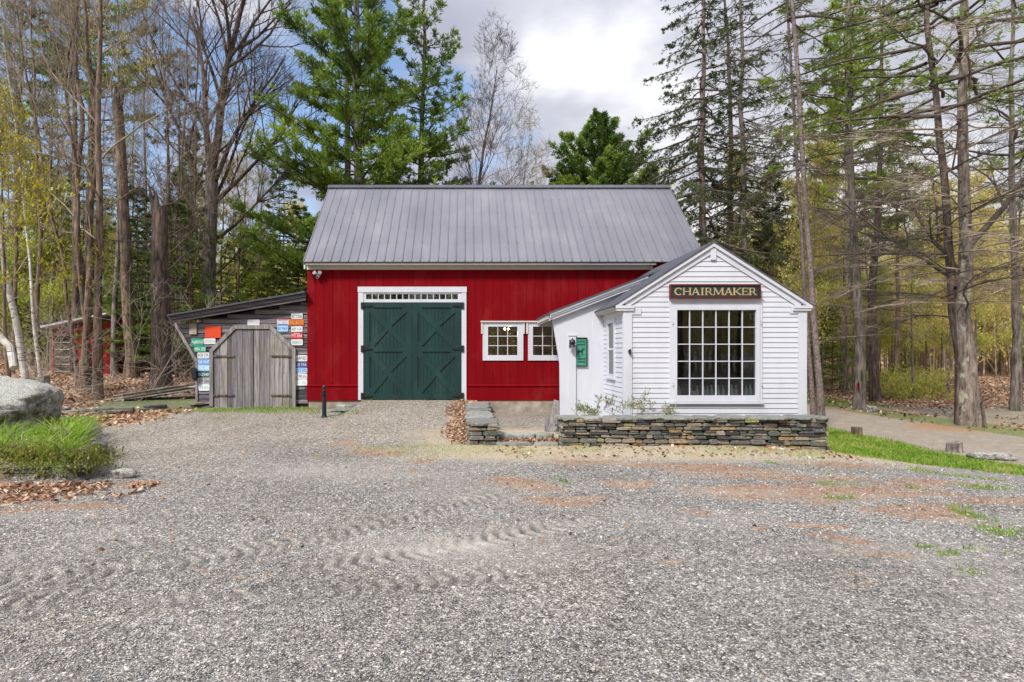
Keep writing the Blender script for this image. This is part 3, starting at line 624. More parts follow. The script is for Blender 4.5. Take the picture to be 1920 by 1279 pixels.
# low edging left of the shed
mb = MB(); P0 = [(-10.2, 13.15), (-9.4, 13.3), (-8.6, 13.3), (-7.9, 13.6), (-7.2, 14.3), (-6.9, 14.5)]
for (a, b) in zip(P0[:-1], P0[1:]):
    l = math.hypot(b[0]-a[0], b[1]-a[1]); q = 0
    while q < l:
        f = q/l; x = a[0]+(b[0]-a[0])*f; y = a[1]+(b[1]-a[1])*f; g = gz(x, y)
        for lv in range(r.choice([1, 2, 2, 3])): slab(mb, x+r.uniform(-.05, .05), y+r.uniform(-.08, .08), r.uniform(.3, .6), r.uniform(.2, .35), g-.01+.05*lv, .05, r, math.atan2(b[1]-a[1], b[0]-a[0])+r.uniform(-.3, .3))
        q += r.uniform(.16, .3)
tag(mb.build('stone_edging', M['stone'], org=(-8.5, 13.5, .3)), 'very low edging of flat dark stones running left from the grey shed', 'stone edging')
# planting bed: edging stones, boulder, plants
mb = MB(); path = [(-9.5, 6.85), (-6.4, 6.93), (-5.25, 7.02), (-5.0, 7.3), (-5.3, 7.9), (-5.9, 8.9), (-6.5, 9.8)]
for (a, b) in zip(path[:-1], path[1:]):
    l = math.hypot(b[0]-a[0], b[1]-a[1]); ux, uy = (b[0]-a[0])/l, (b[1]-a[1])/l
    dry_wall(mb, lambda u, w_, z, a=a, ux=ux, uy=uy: (a[0]+ux*u+uy*w_, a[1]+uy*u-ux*w_, z), 0, l, -.01, .24, .25, r, .05, .1, .15, .5)
tag(mb.build('bed_edging', M['stone'], org=(-5.5, 7.2, 0)), 'overgrown low stone edging of the planting bed at the left', 'stone edging')
from mathutils import noise as mnoise
import bmesh
def rock(name, c, s, seed, mat, sub=5, amp=.16, p=3.2, rotz=0, shear=(0, 0), slope=0):
    bm = bmesh.new(); bmesh.ops.create_icosphere(bm, subdivisions=sub, radius=1)
    for v in bm.verts:
        d = v.co.normalized(); q = (abs(d.x)**p+abs(d.y)**p+abs(d.z)**p)**(-1/p); nn = mnoise.fractal(d*1.3+Vector((seed, 0, 0)), 1.0, 2.0, 5)
        d2 = d*q*(1+amp*nn*2); v.co = Vector((d2.x*s[0]+shear[0]*d2.z*s[2], d2.y*s[1]+shear[1]*d2.z*s[2], d2.z*s[2]+max(0, d2.z)*slope*d2.y+.05*mnoise.fractal(d*5, 1, 2, 4)*s[2]))
    me = bpy.data.meshes.new(name); bm.to_mesh(me); bm.free()
    for pl in me.polygons: pl.use_smooth = True
    me.materials.append(mat); o = link(name, me, None, c); o.rotation_euler = (0, 0, rotz); return o
bo = rock('boulder', (-8.78, 9.5, .54), (1.42, .92, .50), 3.3, M['boulder'], amp=.075, p=4.5, shear=(.14, -.10), slope=.24)
tag(bo, 'huge grey granite boulder with top pale from lichen and painted light in the planting bed', 'boulder')
lobe = rock('upper_lobe', (1.02, .42, .20), (.42, .42, .38), 8.1, M['boulder'], 4, .06, 2.6); lobe.parent = bo
tag(rock('small_rock', (-10.2, 12.5, .45), (.3, .25, .22), 1.2, M['boulder'], 3), 'small pointed mossy rock behind the big boulder, farther left', 'rock')
mb = MB(); x, y, _ = at(73, 715, 12.0); mb.cur = .4
mb.add([(x-.12, y, .62), (x+.09, y+.02, .62), (x+.10, y+.2, .62), (x-.11, y+.2, .62), (x-.10, y, 1.16), (x+.09, y+.02, 1.19), (x+.10, y+.2, 1.20), (x-.10, y+.2, 1.18)], [(0, 3, 2, 1), (4, 5, 6, 7), (0, 1, 5, 4), (1, 2, 6, 5), (2, 3, 7, 6), (3, 0, 4, 7)])
mb.box(x-.16, x+.14, y-.05, y+.25, gz(x, y)-.05, .63)
tag(mb.build('stone_post', M['boulder'], org=(x, y, .5)), 'squared dark granite post standing behind the big boulder', 'stone post')
tag(rock('flat_stone', (*at(170, 838, 8.7)[:2], .22), (.20, .15, .06), 5.2, M['slab'], 3), 'flat tan stone at the right edge of the planting bed', 'rock')
tag(rock('small_stone', (*at(196, 830, 8.9)[:2], .12), (.13, .1, .09), 6.2, M['boulder'], 3), 'small pale stone beside the flat tan stone by the bed', 'rock')
tag(rock('edging_rock', (*at(232, 893, 7.5)[:2], .04), (.16, .10, .07), 7.2, M['boulder'], 3), 'low grey rock at the front right tip of the planting bed', 'rock')
tag(rock('white_rock', (*at(1633, 772, 18.6)[:2], -.18), (.17, .12, .12), 9.2, M['boulder'], 3), 'pale rock lying at the foot of the tree with a red mark', 'rock')
def zb(x, y): return ground_z(x, y)
xb, yb = rnd_pts(60000, -8.5, -4.7, 7.0, 10.2, lambda x, y: (bed_mask(x, y) > .85)*sm(y+.25*(x+6), 7.35, 7.9)*(1-((x+8.0)/1.3)**2-((y-9.5)/.8)**2 < 0.15)*(fbm(x, y, 2.4, 61) > .44)*.24, 1)
blades('bright_daylily_leaves', xb, yb, .33, .018, 1.9, M['daylily'], cl=.6, thi=1.1)
def cover_pts(n):
    s = rng.rand(n); seg = np.array(path[:5]); L_ = np.cumsum([0]+[math.hypot(*(seg[i+1]-seg[i])) for i in range(len(seg)-1)]); q = s*L_[-1]; i = np.clip(np.searchsorted(L_, q)-1, 0, len(seg)-2); f = (q-L_[i])/(L_[i+1]-L_[i])
    p = seg[i]*(1-f)[:, None]+seg[i+1]*f[:, None]; a = rng.uniform(0, 2*PI, n); e0 = rng.rand(n)*2; rad = rng.rand(n)**.6*.40*(.35+1.1*vn(q, e0*1.3, 3.4)); e = rng.uniform(0, PI/2, n); off = np.where(q < L_[2], .32, .1)
    keep = (q < L_[-1]*.80)|(rng.rand(n) < .35)
    x = p[:, 0]+np.cos(a)*np.cos(e)*rad*1.2-.1; y = p[:, 1]+np.sin(a)*np.cos(e)*rad*1.1+off; z = .12+np.sin(e)*rad*.7+.04*(off > .2); k = keep; return x[k], y[k], z[k]
x_, y_, z_ = cover_pts(52000); V, f = leaves_np(x_, y_, z_, .024, 1.2); cl = np.clip(.25+.6*fbm(x_, y_, 3.0, 70)+.35*(z_-.2)+rng.normal(0, .16, len(x_)), 0, 1)
tag(link('creeping_shrub', make_mesh('creeping_shrub', V, [f], M['ground_cover'], tint=np.tile(cl, 4))), kind='stuff')
# ------------------------------------------------------------------ the red barn
YB = 14.5
X = lambda px: ax(px, YB)
Z = lambda py: az(py, YB)
BL, BR, BBACK = X(576), 6.05, 19.25
ZW, ZS = Z(502), Z(750)                                     # wall top, door sill
barn = thing('red_barn', 'red board barn with grey metal roof and double green doors', 'barn', (.9, YB, .2))
door_h = (X(681), X(865)); door_z = (ZS, Z(549))
w1 = (X(911), X(975), Z(670), Z(608)); w2 = (X(996), X(1060), Z(670), Z(608))
mb = MB(); r = random.Random(2); x = BL; bw = .218
while x < BR-.02:
    x1 = min(x+bw*r.uniform(.96, 1.05), BR); hz = []
    for (a, b, c, d) in ((door_h[0], door_h[1], 0, door_z[1]), w1, w2):
        if b > x+.002 and a < x1-.002: hz.append((a, b, c, d))
    xs = sorted({x, x1-.007}|{min(max(v, x), x1-.007) for h in hz for v in h[:2]})
    for a, b in zip(xs[:-1], xs[1:]):
        if b-a < .003: continue
        m = (a+b)/2
        for (c, d) in cuts(Z(722), ZW, [(h[2], h[3]) for h in hz if h[0] < m < h[1]]): mb.box(a, b, YB-.0+r.uniform(-.001, .001)*0, YB+.02, c, d)
    x = x1
mb.build('wall', M['red'], barn)
mb = MB()                                                   # sheathing behind, with the same openings
xs = sorted({BL+.01, BR, door_h[0], door_h[1], w1[0], w1[1], w2[0], w2[1]})
for a, b in zip(xs[:-1], xs[1:]):
    m = (a+b)/2; hz = [(c, d) for (p, q, c, d) in ((door_h[0], door_h[1], 0, door_z[1]), w1, w2) if p < m < q]
    for (c, d) in cuts(ZS+.01, ZW-.01, hz): mb.box(a, b, YB+.021, YB+.06, c, d)
mb.build('sheathing', M['red_dark'], barn)
ZR, YR, YE, ZE = 6.745, 16.87, 14.2, 4.03
mb = MB()
for xg in (BL, BR-.06):
    pg = [(YB+.061, .3), (BBACK, .3), (BBACK, 3.95), (YR, ZR-.12), (YB+.061, ZW+.1)]; mb.add([(xg, y, z) for y, z in pg]+[(xg+.06, y, z) for y, z in pg], [list(range(5)), list(range(9, 4, -1))]+[(i, i+5, (i+1) % 5+5, (i+1) % 5) for i in range(5)])
mb.box(BL+.061, BR-.061, BBACK-.06, BBACK, .3, 3.9); mb.build('side_walls', M['red'], barn)
mb = MB()                                                   # skirt boards and drip ledge
for (a, b) in ((BL, X(671)), (X(875.5), 2.9)):
    mb = MB(); mb.box(a, b, YB-.03, YB+.02, Z(751.5), Z(722)-.001); mb.build('skirt_board', M['red'], barn)
mb = MB()
for (a, b) in ((BL-.01, X(671)), (X(875.5), 2.9)): mb = MB(); mb.add([(a, YB-.055, Z(724)), (b, YB-.055, Z(724)), (b, YB-.001, Z(724)), (a, YB-.001, Z(724)), (a, YB-.055, Z(723)), (b, YB-.055, Z(723)), (b, YB-.001, Z(720.8)), (a, YB-.001, Z(720.8))], [(0, 3, 2, 1), (4, 5, 6, 7), (0, 1, 5, 4), (1, 2, 6, 5), (2, 3, 7, 6), (3, 0, 4, 7)]); mb.build('drip_ledge', M['red'], barn)
for nm_, bx_ in (('foundation', (BL+.04, X(671), YB+.0, YB+.3, -.1, Z(751.6))), ('foundation', (.4, 2.25, YB-.02, YB+.3, -.1, Z(748)-.01)), ('foundation', (2.4, 6.0, YB+.0, YB+.3, -.1, .5)), ('door_sill', (X(678), X(874), YB-.10, YB+.25, .05, ZS-.004))): mb = MB(); mb.box(*bx_); mb.build(nm_, M['concrete'], barn)
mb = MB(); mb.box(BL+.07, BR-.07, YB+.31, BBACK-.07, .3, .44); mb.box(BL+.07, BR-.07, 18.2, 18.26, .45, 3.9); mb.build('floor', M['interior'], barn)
mb = MB(); mb.box(BL-.005, 4.85, YE+.03, YE+.06, Z(501)+.02, ZE-.035); mb.box(BL+.0, 4.85, YE+.061, YB-.001, Z(501)+.03, Z(501)+.05); mb.box(BL-.005, 4.85, YB-.03, YB-.0011, Z(506)+.0, Z(501)+.029)
mb.build('fascia', M['cream'], barn)
def slope(xa, xb, y0, z0, y1, z1, t, mb):                   # a thin roof plane
    l = math.hypot(y1-y0, z1-z0); ny, nz = -(z1-z0)/l*t, (y1-y0)/l*t
    if nz < 0: ny, nz = -ny, -nz
    mb.add([(xa, y0, z0), (xb, y0, z0), (xb, y1, z1), (xa, y1, z1), (xa, y0+ny, z0+nz), (xb, y0+ny, z0+nz), (xb, y1+ny, z1+nz), (xa, y1+ny, z1+nz)], [(0, 3, 2, 1), (4, 5, 6, 7), (0, 1, 5, 4), (1, 2, 6, 5), (2, 3, 7, 6), (3, 0, 4, 7)])
RL, RR = ax(568, YE), 6.15
mb = MB(); slope(RL, RR, YE, ZE-.03, YR, ZR-.03, .03, mb); slope(RL, RR, 2*YR-YE, ZE-.03, YR, ZR-.03, .03, mb)
s2 = math.sqrt(.5); x = RL+.02
while x < RR:
    for sg in (1, -1):
        y0 = YE-.012 if sg == 1 else 2*YR-YE; z0 = ZE+.0; y1, z1 = YR, ZR+.0; oy, oz = -.021*sg*.7, .021*.7
        a, b, c, d = x-.020, x-.008, x+.008, x+.020
        for (p, q, hp, hq) in ((a, b, 0, 1), (b, c, 1, 1), (c, d, 1, 0)):
            mb.add([(p, y0+oy*hp, z0+oz*hp), (q, y0+oy*hq, z0+oz*hq), (q, y1+oy*hq, z1+oz*hq), (p, y1+oy*hp, z1+oz*hp)], [(0, 1, 2, 3)])
    x += .2286
rf = mb.build('roof', M['roof'], barn)
mb = MB(); x = RL+.05
while x < RR:
    for f in (.03, .22, .41, .60, .79, .95):
        y = YE+(YR-YE)*f; z = ZE+(ZR-ZE)*f; mb.box(x-.009, x+.009, y-.012, y, z-.005, z+.014)
        if f in (.03, .95): mb.box(x+.09, x+.108, y-.012, y, z-.005, z+.014)
    x += .2286
mb.build('roof_screws', M['screw'], rf)['kind'] = 'stuff'
mb = MB(); slope(RL-.01, RR+.01, YR-.13, ZR-.085, YR, ZR+.035, .02, mb); slope(RL-.01, RR+.01, YR+.13, ZR-.085, YR, ZR+.035, .02, mb); mb.build('ridge_cap', M['blackcap'], rf)
mb = MB()
for xg in (RL+.01, RR-.05): 
    for (y0, y1) in ((YE+.03, YR), (2*YR-YE-.03, YR)):
        mb = MB(); mb.add([(xg, y0, ZE-.19), (xg+.04, y0, ZE-.19), (xg+.04, y1, ZR-.19), (xg, y1, ZR-.19), (xg, y0, ZE-.04), (xg+.04, y0, ZE-.04), (xg+.04, y1, ZR-.04), (xg, y1, ZR-.04)], [(0, 3, 2, 1), (4, 5, 6, 7), (0, 1, 5, 4), (1, 2, 6, 5), (2, 3, 7, 6), (3, 0, 4, 7)]); mb.build('rake_board', M['cream'], barn)
# door casing, transom and doors
mb = MB(); yf = YB-.035
mb.box(X(672), X(681.5), yf, YB+.019, ZS, Z(548.6)); mb.box(X(865.5), X(874.5), yf, YB+.019, ZS, Z(548.6)); mb.box(X(672)-.01, X(874.5)+.01, yf-.01, YB+.019, Z(548.5), Z(538))
mb.build('door_casing', M['white'], barn)
tw = MB(); tx0, tx1, tz0, tz1 = X(686.4), X(858.5), Z(561.3), Z(551.4)
tw.box(X(681.6), tx0, YB-.02, YB+.04, Z(567), Z(548.7)); tw.box(tx1, X(865.4), YB-.02, YB+.04, Z(567), Z(548.7)); tw.box(tx0+.001, tx1-.001, YB-.02, YB+.04, Z(567), tz0); tw.box(tx0+.001, tx1-.001, YB-.02, YB+.04, tz1, Z(548.7))
pw = (tx1-tx0)/15
for i in range(1, 15): tw.box(tx0+i*pw-.010, tx0+i*pw+.010, YB-.012, YB+.012, tz0+.001, tz1-.001)
tr = tw.build('transom_window', M['white'], barn); g_ = MB(); g_.box(tx0, tx1, YB+.014, YB+.018, tz0, tz1); g_.build('glass', M['glass'], tr)
def door_leaf(x0, x1, side):
    zb_, zt = ZS+.02, Z(567.3); d = MB(); n = 13; pwid = (x1-x0)/n; yb = YB-.004
    for i in range(n): d.cur = .5; d.box(x0+i*pwid+.003, x0+(i+1)*pwid-.003, yb, yb+.02, zb_, zt)
    d.box(x0, x1, yb+.021, yb+.03, zb_, zt)
    leaf = d.build('barn_door', M['green'], barn)
    f = MB(); st = .155; y0, y1 = yb-.028, yb-.001; lx, rx = (x0, x0+st) if side < 0 else (x0, x0+.14), (x1-.14, x1) if side < 0 else (x1-st, x1)
    zm0, zm1 = Z(659.5), Z(650.3); zb0, zb1 = zb_, Z(738); zt0, zt1 = Z(577), zt
    f.box(*lx, y0, y1, zb_, zt); f.box(*rx, y0, y1, zb_, zt)
    for a, b in ((zb0, zb1), (zm0, zm1), (zt0, zt1)): f.box(lx[1]+.001, rx[0]-.001, y0, y1, a, b)
    f.build('door_frame', M['green'], leaf)
    for a, b in ((zb1, zm0), (zm1, zt0)):
        q = MB(); xl, xr = lx[1]+.002, rx[0]-.002; wd = .135; dx, dz = xr-xl, b-a; e = wd*.5
        q.prism([(xl, b), (xl+.0, b-wd*.9), (xr-wd*.75, a), (xr, a), (xr, a+wd*.9), (xl+wd*.75, b)], y0+.004, y1)
        for (p1, p2) in (((xr, b), .0),):
            c0 = (xl, a); k = .0
            cxm, czm = (xl+xr)/2, (a+b)/2; t = wd*.62
            q.prism([(xl, a), (xl+wd*.75, a), (cxm+t*.05, czm-t*.98), (cxm-t*.75, czm-t*.12), (xl, a+wd*.9)], y0+.0052, y1)
            q.prism([(xr, b), (xr-wd*.75, b), (cxm-t*.05, czm+t*.98), (cxm+t*.75, czm+t*.12), (xr, b-wd*.9)], y0+.0052, y1)
        q.build('cross_brace', M['green'], leaf)
    for py in (573.5, 654, 742.5):
        h = MB(); zc = Z(py); s = side; xe = x0 if s < 0 else x1
        h.box(min(xe+s*.065, xe+s*.01), max(xe+s*.065, xe+s*.01), YB-.065, YB-.036, zc-.085, zc+.085)
        h.tube([(xe, YB-.05, zc-.08), (xe, YB-.05, zc+.08)], .014, 8)
        h.prism([(xe-s*.01, zc-.03), (xe-s*.22, zc-.012), (xe-s*.24, zc), (xe-s*.22, zc+.012), (xe-s*.01, zc+.03)][::int(1)], YB-.062, YB-.034)
        h.build('hinge', M['iron'], leaf)
    return leaf
door_leaf(X(682), X(773)-.004, -1); door_leaf(X(773)+.004, X(865), 1)
# windows of the barn
def window(parent, mat, o, p, nc, nr, Y, proud=.035, glassY=None, name='window', mw=.018):
    """o outer casing rect, p pane rect: (x0, x1, z0, z1); faces the camera side"""
    m = MB(); x0, x1, z0, z1 = o; a, b, c, d = p; m.box(x0, a, Y-proud, Y+.03, z0, z1); m.box(b, x1, Y-proud, Y+.03, z0, z1); m.box(a, b, Y-proud, Y+.03, z0, c); m.box(a, b, Y-proud, Y+.03, d, z1)
    wn = m.build(name, mat, parent); m = MB()
    for i in range(1, nc): x = a+(b-a)*i/nc; m.box(x-mw/2, x+mw/2, Y-.014, Y+.010, c, d)
    for i in range(1, nr):
        z = c+(d-c)*i/nr
        for j in range(nc): m.box(a+(b-a)*j/nc+mw/2*(j > 0), a+(b-a)*(j+1)/nc-mw/2*(j < nc-1), Y-.0135, Y+.0095, z-mw/2, z+mw/2)
    m.build('muntins', mat, wn); m = MB(); m.box(a-.01, b+.01, Y+.011, Y+.015, c-.01, d+.01); m.build('glass', M['glass'], wn); return wn
for (o0, o1, p0, p1) in ((905, 981, 915, 970), (990, 1068, 999, 1054)):
    wn = window(barn, M['white'], (X(o0), X(o1), Z(676), Z(604.5)), (X(p0), X(p1), Z(666), Z(612.5)), 3, 3, YB, .03)
    m = MB(); e = .028; m.box(X(p0)-.11, X(p0)-.10+.0, YB-.0301-.004, YB-.031, Z(673), Z(607)); m.build('sash', M['white'], wn)
mb = MB(); mb.box(X(901), X(1068), YB-.075, YB+.0, Z(604.4), Z(602)); mb.box(X(902), X(904.9), YB-.05, YB+.0, Z(626), Z(604.5)); mb.box(X(981.2), X(983.5), YB-.05, YB+.0, Z(626), Z(604.5)); mb.box(X(986.3), X(989.9), YB-.05, YB+.0, Z(626), Z(604.5)); mb.build('window_head', M['cream'], barn)
# inside the barn: posts, rack, leaning boards, two lit bulbs
def beam_thing(name, label, cat, bars, mat):
    m = MB()
    for b in bars: m.beam(*b)
    c = bars[0][0]; tag(m.build(name, mat, org=c), label, cat)
beam_thing('timber_frame', 'pale timber post frame seen inside the left barn window', 'timber frame', [((.98, 15.6, .45), (.98, 15.6, 3.8), .12, .12), ((.70, 15.9, .45), (.70, 15.9, 2.6), .16, .1), ((.2, 15.75, 2.0), (2.4, 15.75, 2.0), .05, .1), ((.3, 15.3, 1.45), (.85, 15.35, 1.45), .5, .6)], M['raw'])
beam_thing('leaning_boards', 'two pale boards leaning inside the left barn window', 'boards', [((1.12, 15.2, .9), (1.48, 15.5, 2.5), .05, .03), ((1.26, 15.25, .9), (1.60, 15.55, 2.5), .05, .03)], M['raw'])
beam_thing('work_bench', 'wooden bench and post seen inside the right barn window', 'work bench', [((1.78, 15.4, .45), (1.78, 15.4, 2.05), .14, .1), ((1.7, 15.45, 1.82), (3.1, 15.45, 1.82), .5, .09), ((2.6, 15.5, .45), (2.6, 15.5, 1.75), .1, .1)], M['raw'])
for (px, sz) in ((946, .038), (954, .026)):
    x_, y_, z_ = at(px, 617, 16.4); m = MB(); m._lathe([(.0, -sz), (sz*.8, -sz*.6), (sz, 0), (sz*.7, sz*.7), (sz*.4, sz*1.2), (0, sz*1.3)], (x_, y_, z_), 12)
    tag(m.build('light_bulb', M['bulb'], org=(x_, y_, z_), smooth=True), 'larger lit bulb glowing inside the left barn window' if px == 946 else 'smaller lit bulb to the right, inside the left barn window', 'light bulb')
lp = bpy.data.lights.new('bulb_glow', 'POINT'); lp.energy = 110; lp.color = (1, .82, .6); lp.shadow_soft_size = .06; lo = bpy.data.objects.new('bulb_glow', lp); COL.objects.link(lo); lo.location = (x_, 16.2, z_-.15)

# ------------------------------------------------------------------ the white shop wing
YF = 10.8; EL, ER = 3.065, 6.555; CXR, ZA, HWD, SL = 4.77, 3.825, 1.90, .635
xf = lambda px: ax(px, YF)
zf = lambda py: az(py, YF)
shop = thing('white_shop', 'white clapboard shop wing with a big paned window and gable front', 'shop building', (4.8, YF, .3))
def rake(x, off=0): return ZA-off-abs(x-CXR)*SL
def joints(p, q, z):                                        # butt joints at odd places
    qn = random.Random(int(z*1000)+int(p*100)); m_ = p+(q-p)*qn.uniform(.25, .75)
    return [(p, m_-.0012), (m_+.0012, q)] if q-p > .9 and qn.random() < .6 else [(p, q)]
def clap(mb, mp, u0, u1, z0, z1, ex, holes=(), top=None):
    z = z0
    while z < z1-.01:
        zt = min(z+ex, z1)
        a, b, c, d = u0, u1, u0, u1
        if top is not None:
            lo, hi = top(z); lo2, hi2 = top(zt); a, b, c, d = max(u0, lo), min(u1, hi), max(u0, lo2), min(u1, hi2)
            if d-c < .02: break
        hs = [(h[0], h[1]) for h in holes if h[2] < z+ex*.55 and h[3] > z+ex*.45]
        for (p, q) in [(v0, v1) for (p_, q_) in cuts(a, b, hs) for v0, v1 in joints(p_, q_, z)]:
            p2 = c if p == a else p; q2 = d if q == b else q
            vs = [mp(p, .001, z), mp(q, .001, z), mp(q, .019, z), mp(p, .019, z), mp(p2, .005, zt), mp(q2, .005, zt), mp(q2, .001, zt), mp(p2, .001, zt)]
            mb.add(vs, [(0, 1, 2, 3), (3, 2, 5, 4), (4, 5, 6, 7), (0, 3, 4, 7), (1, 6, 5, 2)])
        z += ex
win_o = (xf(1254.5), xf(1427.7), zf(755), zf(569.5)); win_p = (xf(1267.7), xf(1415.5), zf(741.3), zf(581.6))
mb = MB(); zbot = .12; OF = .20
lim = lambda z: (CXR-(ZA-OF-z)/SL, CXR+(ZA-OF-z)/SL)
clap(mb, lambda u, w_, z: (u, YF-w_, z), xf(1184.6), xf(1495), zbot, ZA-OF, .0983, [(win_o[0], win_o[1], win_o[2]+.03, zf(560))], lim)
clap(mb, lambda u, w_, z: (EL-w_, u, z), YF+.045, 12.4, zbot, 2.50, .0983, [(11.42, 12.06, 1.17, 2.40)])
clap(mb, lambda u, w_, z: (ER+w_, u, z), YF+.06, YB-.02, zbot, 2.50, .0983)
mb.build('clapboards', M['white'], shop)
mb = MB()                                                   # the wall behind the clapboards, open at the window
for (a, b) in ((EL, win_p[0]-.04), (win_p[1]+.04, ER)):
    mb.prism([(a, zbot-.2), (b, zbot-.2), (b, rake(b, .12)), (a, rake(a, .12))], YF, YF+.08)
mb.box(win_p[0]-.04, win_p[1]+.04, YF, YF+.08, zbot-.2, win_p[2]-.04)
a, b = win_p[0]-.04, win_p[1]+.04; mb.prism([(a, win_p[3]+.04), (b, win_p[3]+.04), (b, rake(b, .12)), (CXR, rake(CXR, .12)), (a, rake(a, .12))], YF, YF+.08)
for (y0, y1, z0, z1) in ((YF+.081, 11.46, -.05, 2.6), (12.02, YB-.01, -.05, 2.6), (11.46, 12.02, -.05, 1.2), (11.46, 12.02, 2.36, 2.6)): mb.box(EL, EL+.08, y0, y1, z0, z1)
mb.box(ER-.08, ER, YF+.081, YB-.01, -.2, 2.6); mb.build('wall', M['white'], shop)
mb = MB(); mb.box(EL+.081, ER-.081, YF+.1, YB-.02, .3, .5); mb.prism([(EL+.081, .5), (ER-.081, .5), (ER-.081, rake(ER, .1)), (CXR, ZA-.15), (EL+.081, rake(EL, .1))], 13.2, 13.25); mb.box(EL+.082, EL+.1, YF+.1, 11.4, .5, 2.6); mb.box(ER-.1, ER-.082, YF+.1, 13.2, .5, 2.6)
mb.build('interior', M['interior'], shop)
for nm_, bs in (('corner_board', ((EL-.032, xf(1184.4), YF-.034, YF-.0, zbot, 2.56), (EL-.033, EL-.001, YF+.001, YF+.044, zbot, 2.5), (xf(1184.5), xf(1201), YF-.033, YF, zf(590), zf(578)))), ('corner_board', ((xf(1495.2), ER+.032, YF-.034, YF-.0, zbot, 2.56), (ER+.001, ER+.033, YF+.001, YF+.06, zbot, 2.5), (xf(1480), xf(1495.1), YF-.033, YF, zf(588), zf(577))))):
    mb = MB(); [mb.box(*b_) for b_ in bs]; mb.build(nm_, M['white'], shop)
mb = MB()
for s in (-1, 1):
    xe = CXR+s*HWD; 
    for (o0, o1, y0, y1, xo) in ((.018, .085, 10.725, 10.745, HWD), (.085, .10, 10.745, 10.79, HWD-.06), (.10, .205, YF-.036, YF-.001, HWD-.20)):
        x1 = CXR+s*xo; mb.prism([(CXR, ZA-o1), (x1, rake(x1, o1)), (x1, rake(x1, o0)), (CXR, ZA-o0)], y0, y1)
    a, b = sorted((xe, CXR+s*(HWD-.36))); zt = ZA-HWD*SL-.02; mb.box(a, b, 10.72, YF-.001, zt-.055, zt+.0); a2, b2 = sorted((CXR+s*(HWD-.02), CXR+s*(HWD-.36))); mb.box(a2, b2, 10.735, YF-.0015, zt-.10, zt-.056)
mb.box(CXR-.055, CXR+.055, YF-.05, YF-.0365, ZA-.34, ZA-.12)
mb.build('rake_trim', M['white'], shop)
zt = ZA-HWD*SL-.02
for bs in (((CXR-HWD, CXR-HWD+.025, 10.7451, 14.4, zt-.055, zt), (CXR-HWD+.0251, EL-.02, 10.80, 14.4, zt-.075, zt-.06), (EL-.03, EL-.0, YF+.046, 12.39, 2.42, zt-.076)), ((CXR+HWD-.025, CXR+HWD, 10.7451, 14.2, zt-.055, zt), (ER+.02, CXR+HWD-.0251, 10.80, 14.2, zt-.075, zt-.06))):
    mb = MB(); [mb.box(*b_) for b_ in bs]; mb.build('eave_board', M['cream'], shop)
mb = MB()
for s in (-1, 1):
    x1 = CXR+s*(HWD+.025); zz = ZA-(HWD+.025)*SL; p = [(CXR, ZA-.018), (x1, zz-.018), (x1, zz+.004), (CXR, ZA+.018)]; mb.prism(p, 10.715, 14.5)
mb.build('roof', M['shingle'], shop)
wn = window(shop, M['white'], (xf(1263), xf(1422), zf(752), zf(575.3)), win_p, 6, 5, YF-.012, .045, name='shop_window', mw=.0165)
mb = MB(); x0, x1, z0, z1 = win_o; a, b, c, d = xf(1263), xf(1422), zf(752), zf(575.3)
mb.box(x0, a-.001, YF-.038, YF, z0, z1); mb.box(b+.001, x1, YF-.038, YF, z0, z1); mb.box(a, b, YF-.038, YF, d+.001, z1); mb.box(x0-.005, x1+.005, YF-.075, YF, zf(757), zf(752.3)); mb.box(x0-.01, x1+.01, YF-.030, YF, zf(569.4), zf(560.5)); mb.box(x0-.02, x1+.02, YF-.055, YF-.031, zf(561.2), zf(559.8)); mb.build('casing', M['white'], wn)
for px, py in ((1259.5, 607), (1425, 607), (1260.5, 722), (1426, 722)):
    m = MB(); x_, z_ = xf(px), zf(py); m.tube([(x_-.015, YF-.045, z_+.045), (x_+.012, YF-.055, z_+.02), (x_-.012, YF-.055, z_-.01), (x_+.01, YF-.045, z_-.045)], .007, 6); m.build('shutter_hook', M['white'], wn)
# side window, in the left wall
m = MB(); 
def sb(m, y0, y1, z0, z1, a=.0, b=.035): m.box(EL-b, EL-a, y0, y1, z0, z1)
sb(m, 11.42, 11.50, 1.17, 2.40); sb(m, 11.98, 12.06, 1.17, 2.40); sb(m, 11.5001, 11.9799, 2.31, 2.40); sb(m, 11.5001, 11.9799, 1.17, 1.24); sb(m, 11.39, 12.09, 1.13, 1.169, 0, .06); sb(m, 11.5001, 11.9799, 1.745, 1.785, -.02, .018)
sw = m.build('side_window', M['white'], shop); m = MB(); m.box(EL+.0, EL+.004, 11.5, 11.98, 1.24, 2.31); m.build('glass', M['glass'], sw); m = MB(); m.box(EL+.04, EL+.05, 11.47, 12.01, 1.21, 2.35); m.build('curtain', M['curtain'], sw)
